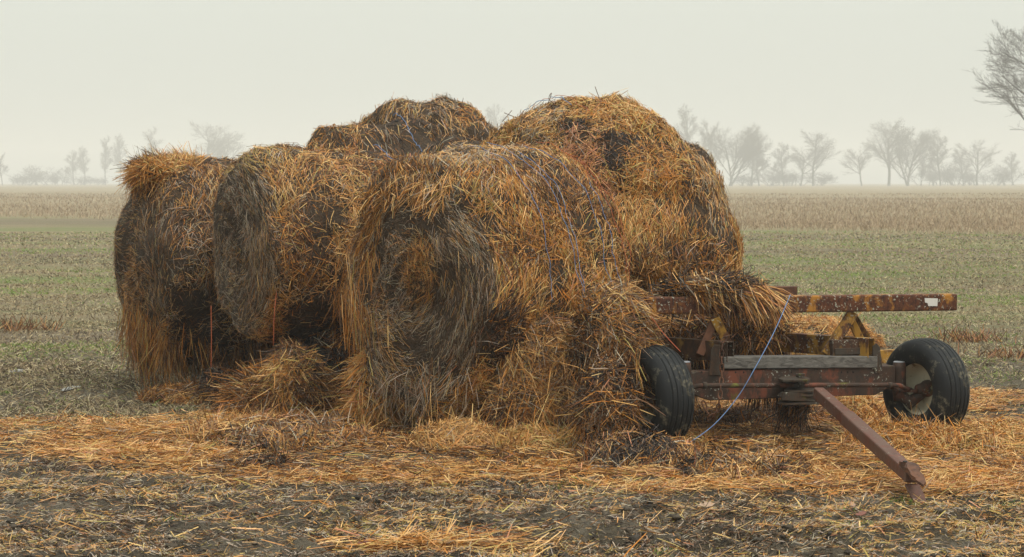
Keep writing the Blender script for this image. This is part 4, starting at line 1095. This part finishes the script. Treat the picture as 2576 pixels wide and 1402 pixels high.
BL = [
 (55, 440, 560, 'bush at the far left of the foggy field edge', 2.2), (95, 425, 570, 'taller bush mass left of the thin tree pair', 2.0), (140, 438, 560, 'low bush between the tall bush and the thin tree pair', 1.8),
 (200, 446, 580, 'low bush at the foot of the thin tree pair', 2.6), (250, 448, 590, 'low bush left of the leftmost bale', 2.4), (1935, 430, 500, 'low scrub left of the small lone tree', 2.0), (1990, 432, 500, 'scrub at the foot of the leaning pair', 2.0),
 (2060, 438, 500, 'scrub right of the pair above the crossbeam', 2.0), (2350, 425, 500, 'scrub at the foot of the forked tree', 1.8), (2395, 418, 500, 'dense rounded bush right of the forked tree', 1.4),
 (2440, 430, 500, 'low bush at the foot of the rounded faint tree', 2.0), (2530, 424, 500, 'dense bush in the right corner of the treeline', 1.8), (1870, 440, 490, 'low scrub under the thin trees beside the fan tree', 2.4)]
for i, (px, top, Y, lab, sx) in enumerate(BL): tree('bush' if i % 2 else 'bush2', px, top, Y, lab, sx, base=4., name='bare_bush', cat='bush', grp=BG)

# ------------------------------------------------------------------ haze
bm = bmesh.new(); bmesh.ops.create_cube(bm, size=1)
for v in bm.verts: v.co = Vector((v.co.x*2700, 1240+v.co.y*2560, 14.0+v.co.z*46))
me = bpy.data.meshes.new('haze'); bm.to_mesh(me); bm.free()
hm = bpy.data.materials.new('haze'); hm.use_nodes = True; nt = hm.node_tree; nt.nodes.remove(nt.nodes['Principled BSDF'])
vol = nt.nodes.new('ShaderNodeVolumePrincipled'); vol.inputs['Color'].default_value = (.965, .96, .95, 1); vol.inputs['Density'].default_value = .00095; vol.inputs['Anisotropy'].default_value = .0
nt.links.new(vol.outputs[0], nt.nodes['Material Output'].inputs['Volume'])
tag(link('haze', me, hm), kind='stuff')

# ------------------------------------------------------------------ light
SE, SA = 58, 128     # sun elevation, azimuth of the light's origin (right of and behind the camera)
w = bpy.data.worlds.new('World'); sc.world = w; w.use_nodes = True; nt = w.node_tree
bg = nt.nodes['Background']; bg.inputs['Strength'].default_value = .1
sky = nt.nodes.new('ShaderNodeTexSky'); sky.sky_type = 'NISHITA'; sky.sun_disc = False
sky.sun_elevation = rad(SE); sky.sun_rotation = rad(SA); sky.dust_density = 4; sky.air_density = 1.5
tc = nt.nodes.new('ShaderNodeTexCoord'); sp = nt.nodes.new('ShaderNodeSeparateXYZ'); nt.links.new(tc.outputs['Generated'], sp.inputs[0])
oc = ramp(nt, sp.outputs['Z'], [(0.0, (6.9, 7.15, 6.5)), (.10, (7.9, 8.2, 7.35)), (.35, (9.2, 9.6, 8.6)), (1.0, (17.5, 18, 16.8))])
nt.links.new(mix(nt, .92, sky.outputs[0], oc), bg.inputs['Color'])
sun = bpy.data.lights.new('sun', 'SUN'); sun.energy = 2.1; sun.angle = rad(20); sun.color = (1, .95, .86)
so = bpy.data.objects.new('sun', sun); COL.objects.link(so)
az = rad(SA)
dirv = Vector((math.sin(az)*math.cos(rad(SE)), math.cos(az)*math.cos(rad(SE)), math.sin(rad(SE))))
so.rotation_euler = dirv.to_track_quat('Z', 'Y').to_euler()
# ------------------------------------------------------------------ camera
cam = bpy.data.cameras.new('camera'); co_ = bpy.data.objects.new('camera', cam); COL.objects.link(co_)
cam.sensor_width = 36; cam.lens = 36*FP/2576; cam.clip_end = 8000; cam.shift_y = -(701-HOR)/2576
co_.location = (0, 0, CAMH); co_.rotation_euler = (rad(90), 0, 0)
cam.dof.use_dof = True; cam.dof.focus_distance = 16.0; cam.dof.aperture_fstop = 9
sc.camera = co_
sc.view_settings.view_transform = 'Standard'; sc.view_settings.look = 'None'; sc.view_settings.exposure = 0; sc.view_settings.gamma = 1
sc.cycles.max_bounces = 6; sc.cycles.diffuse_bounces = 3; sc.cycles.volume_bounces = 1
sc.cycles.use_denoising = True
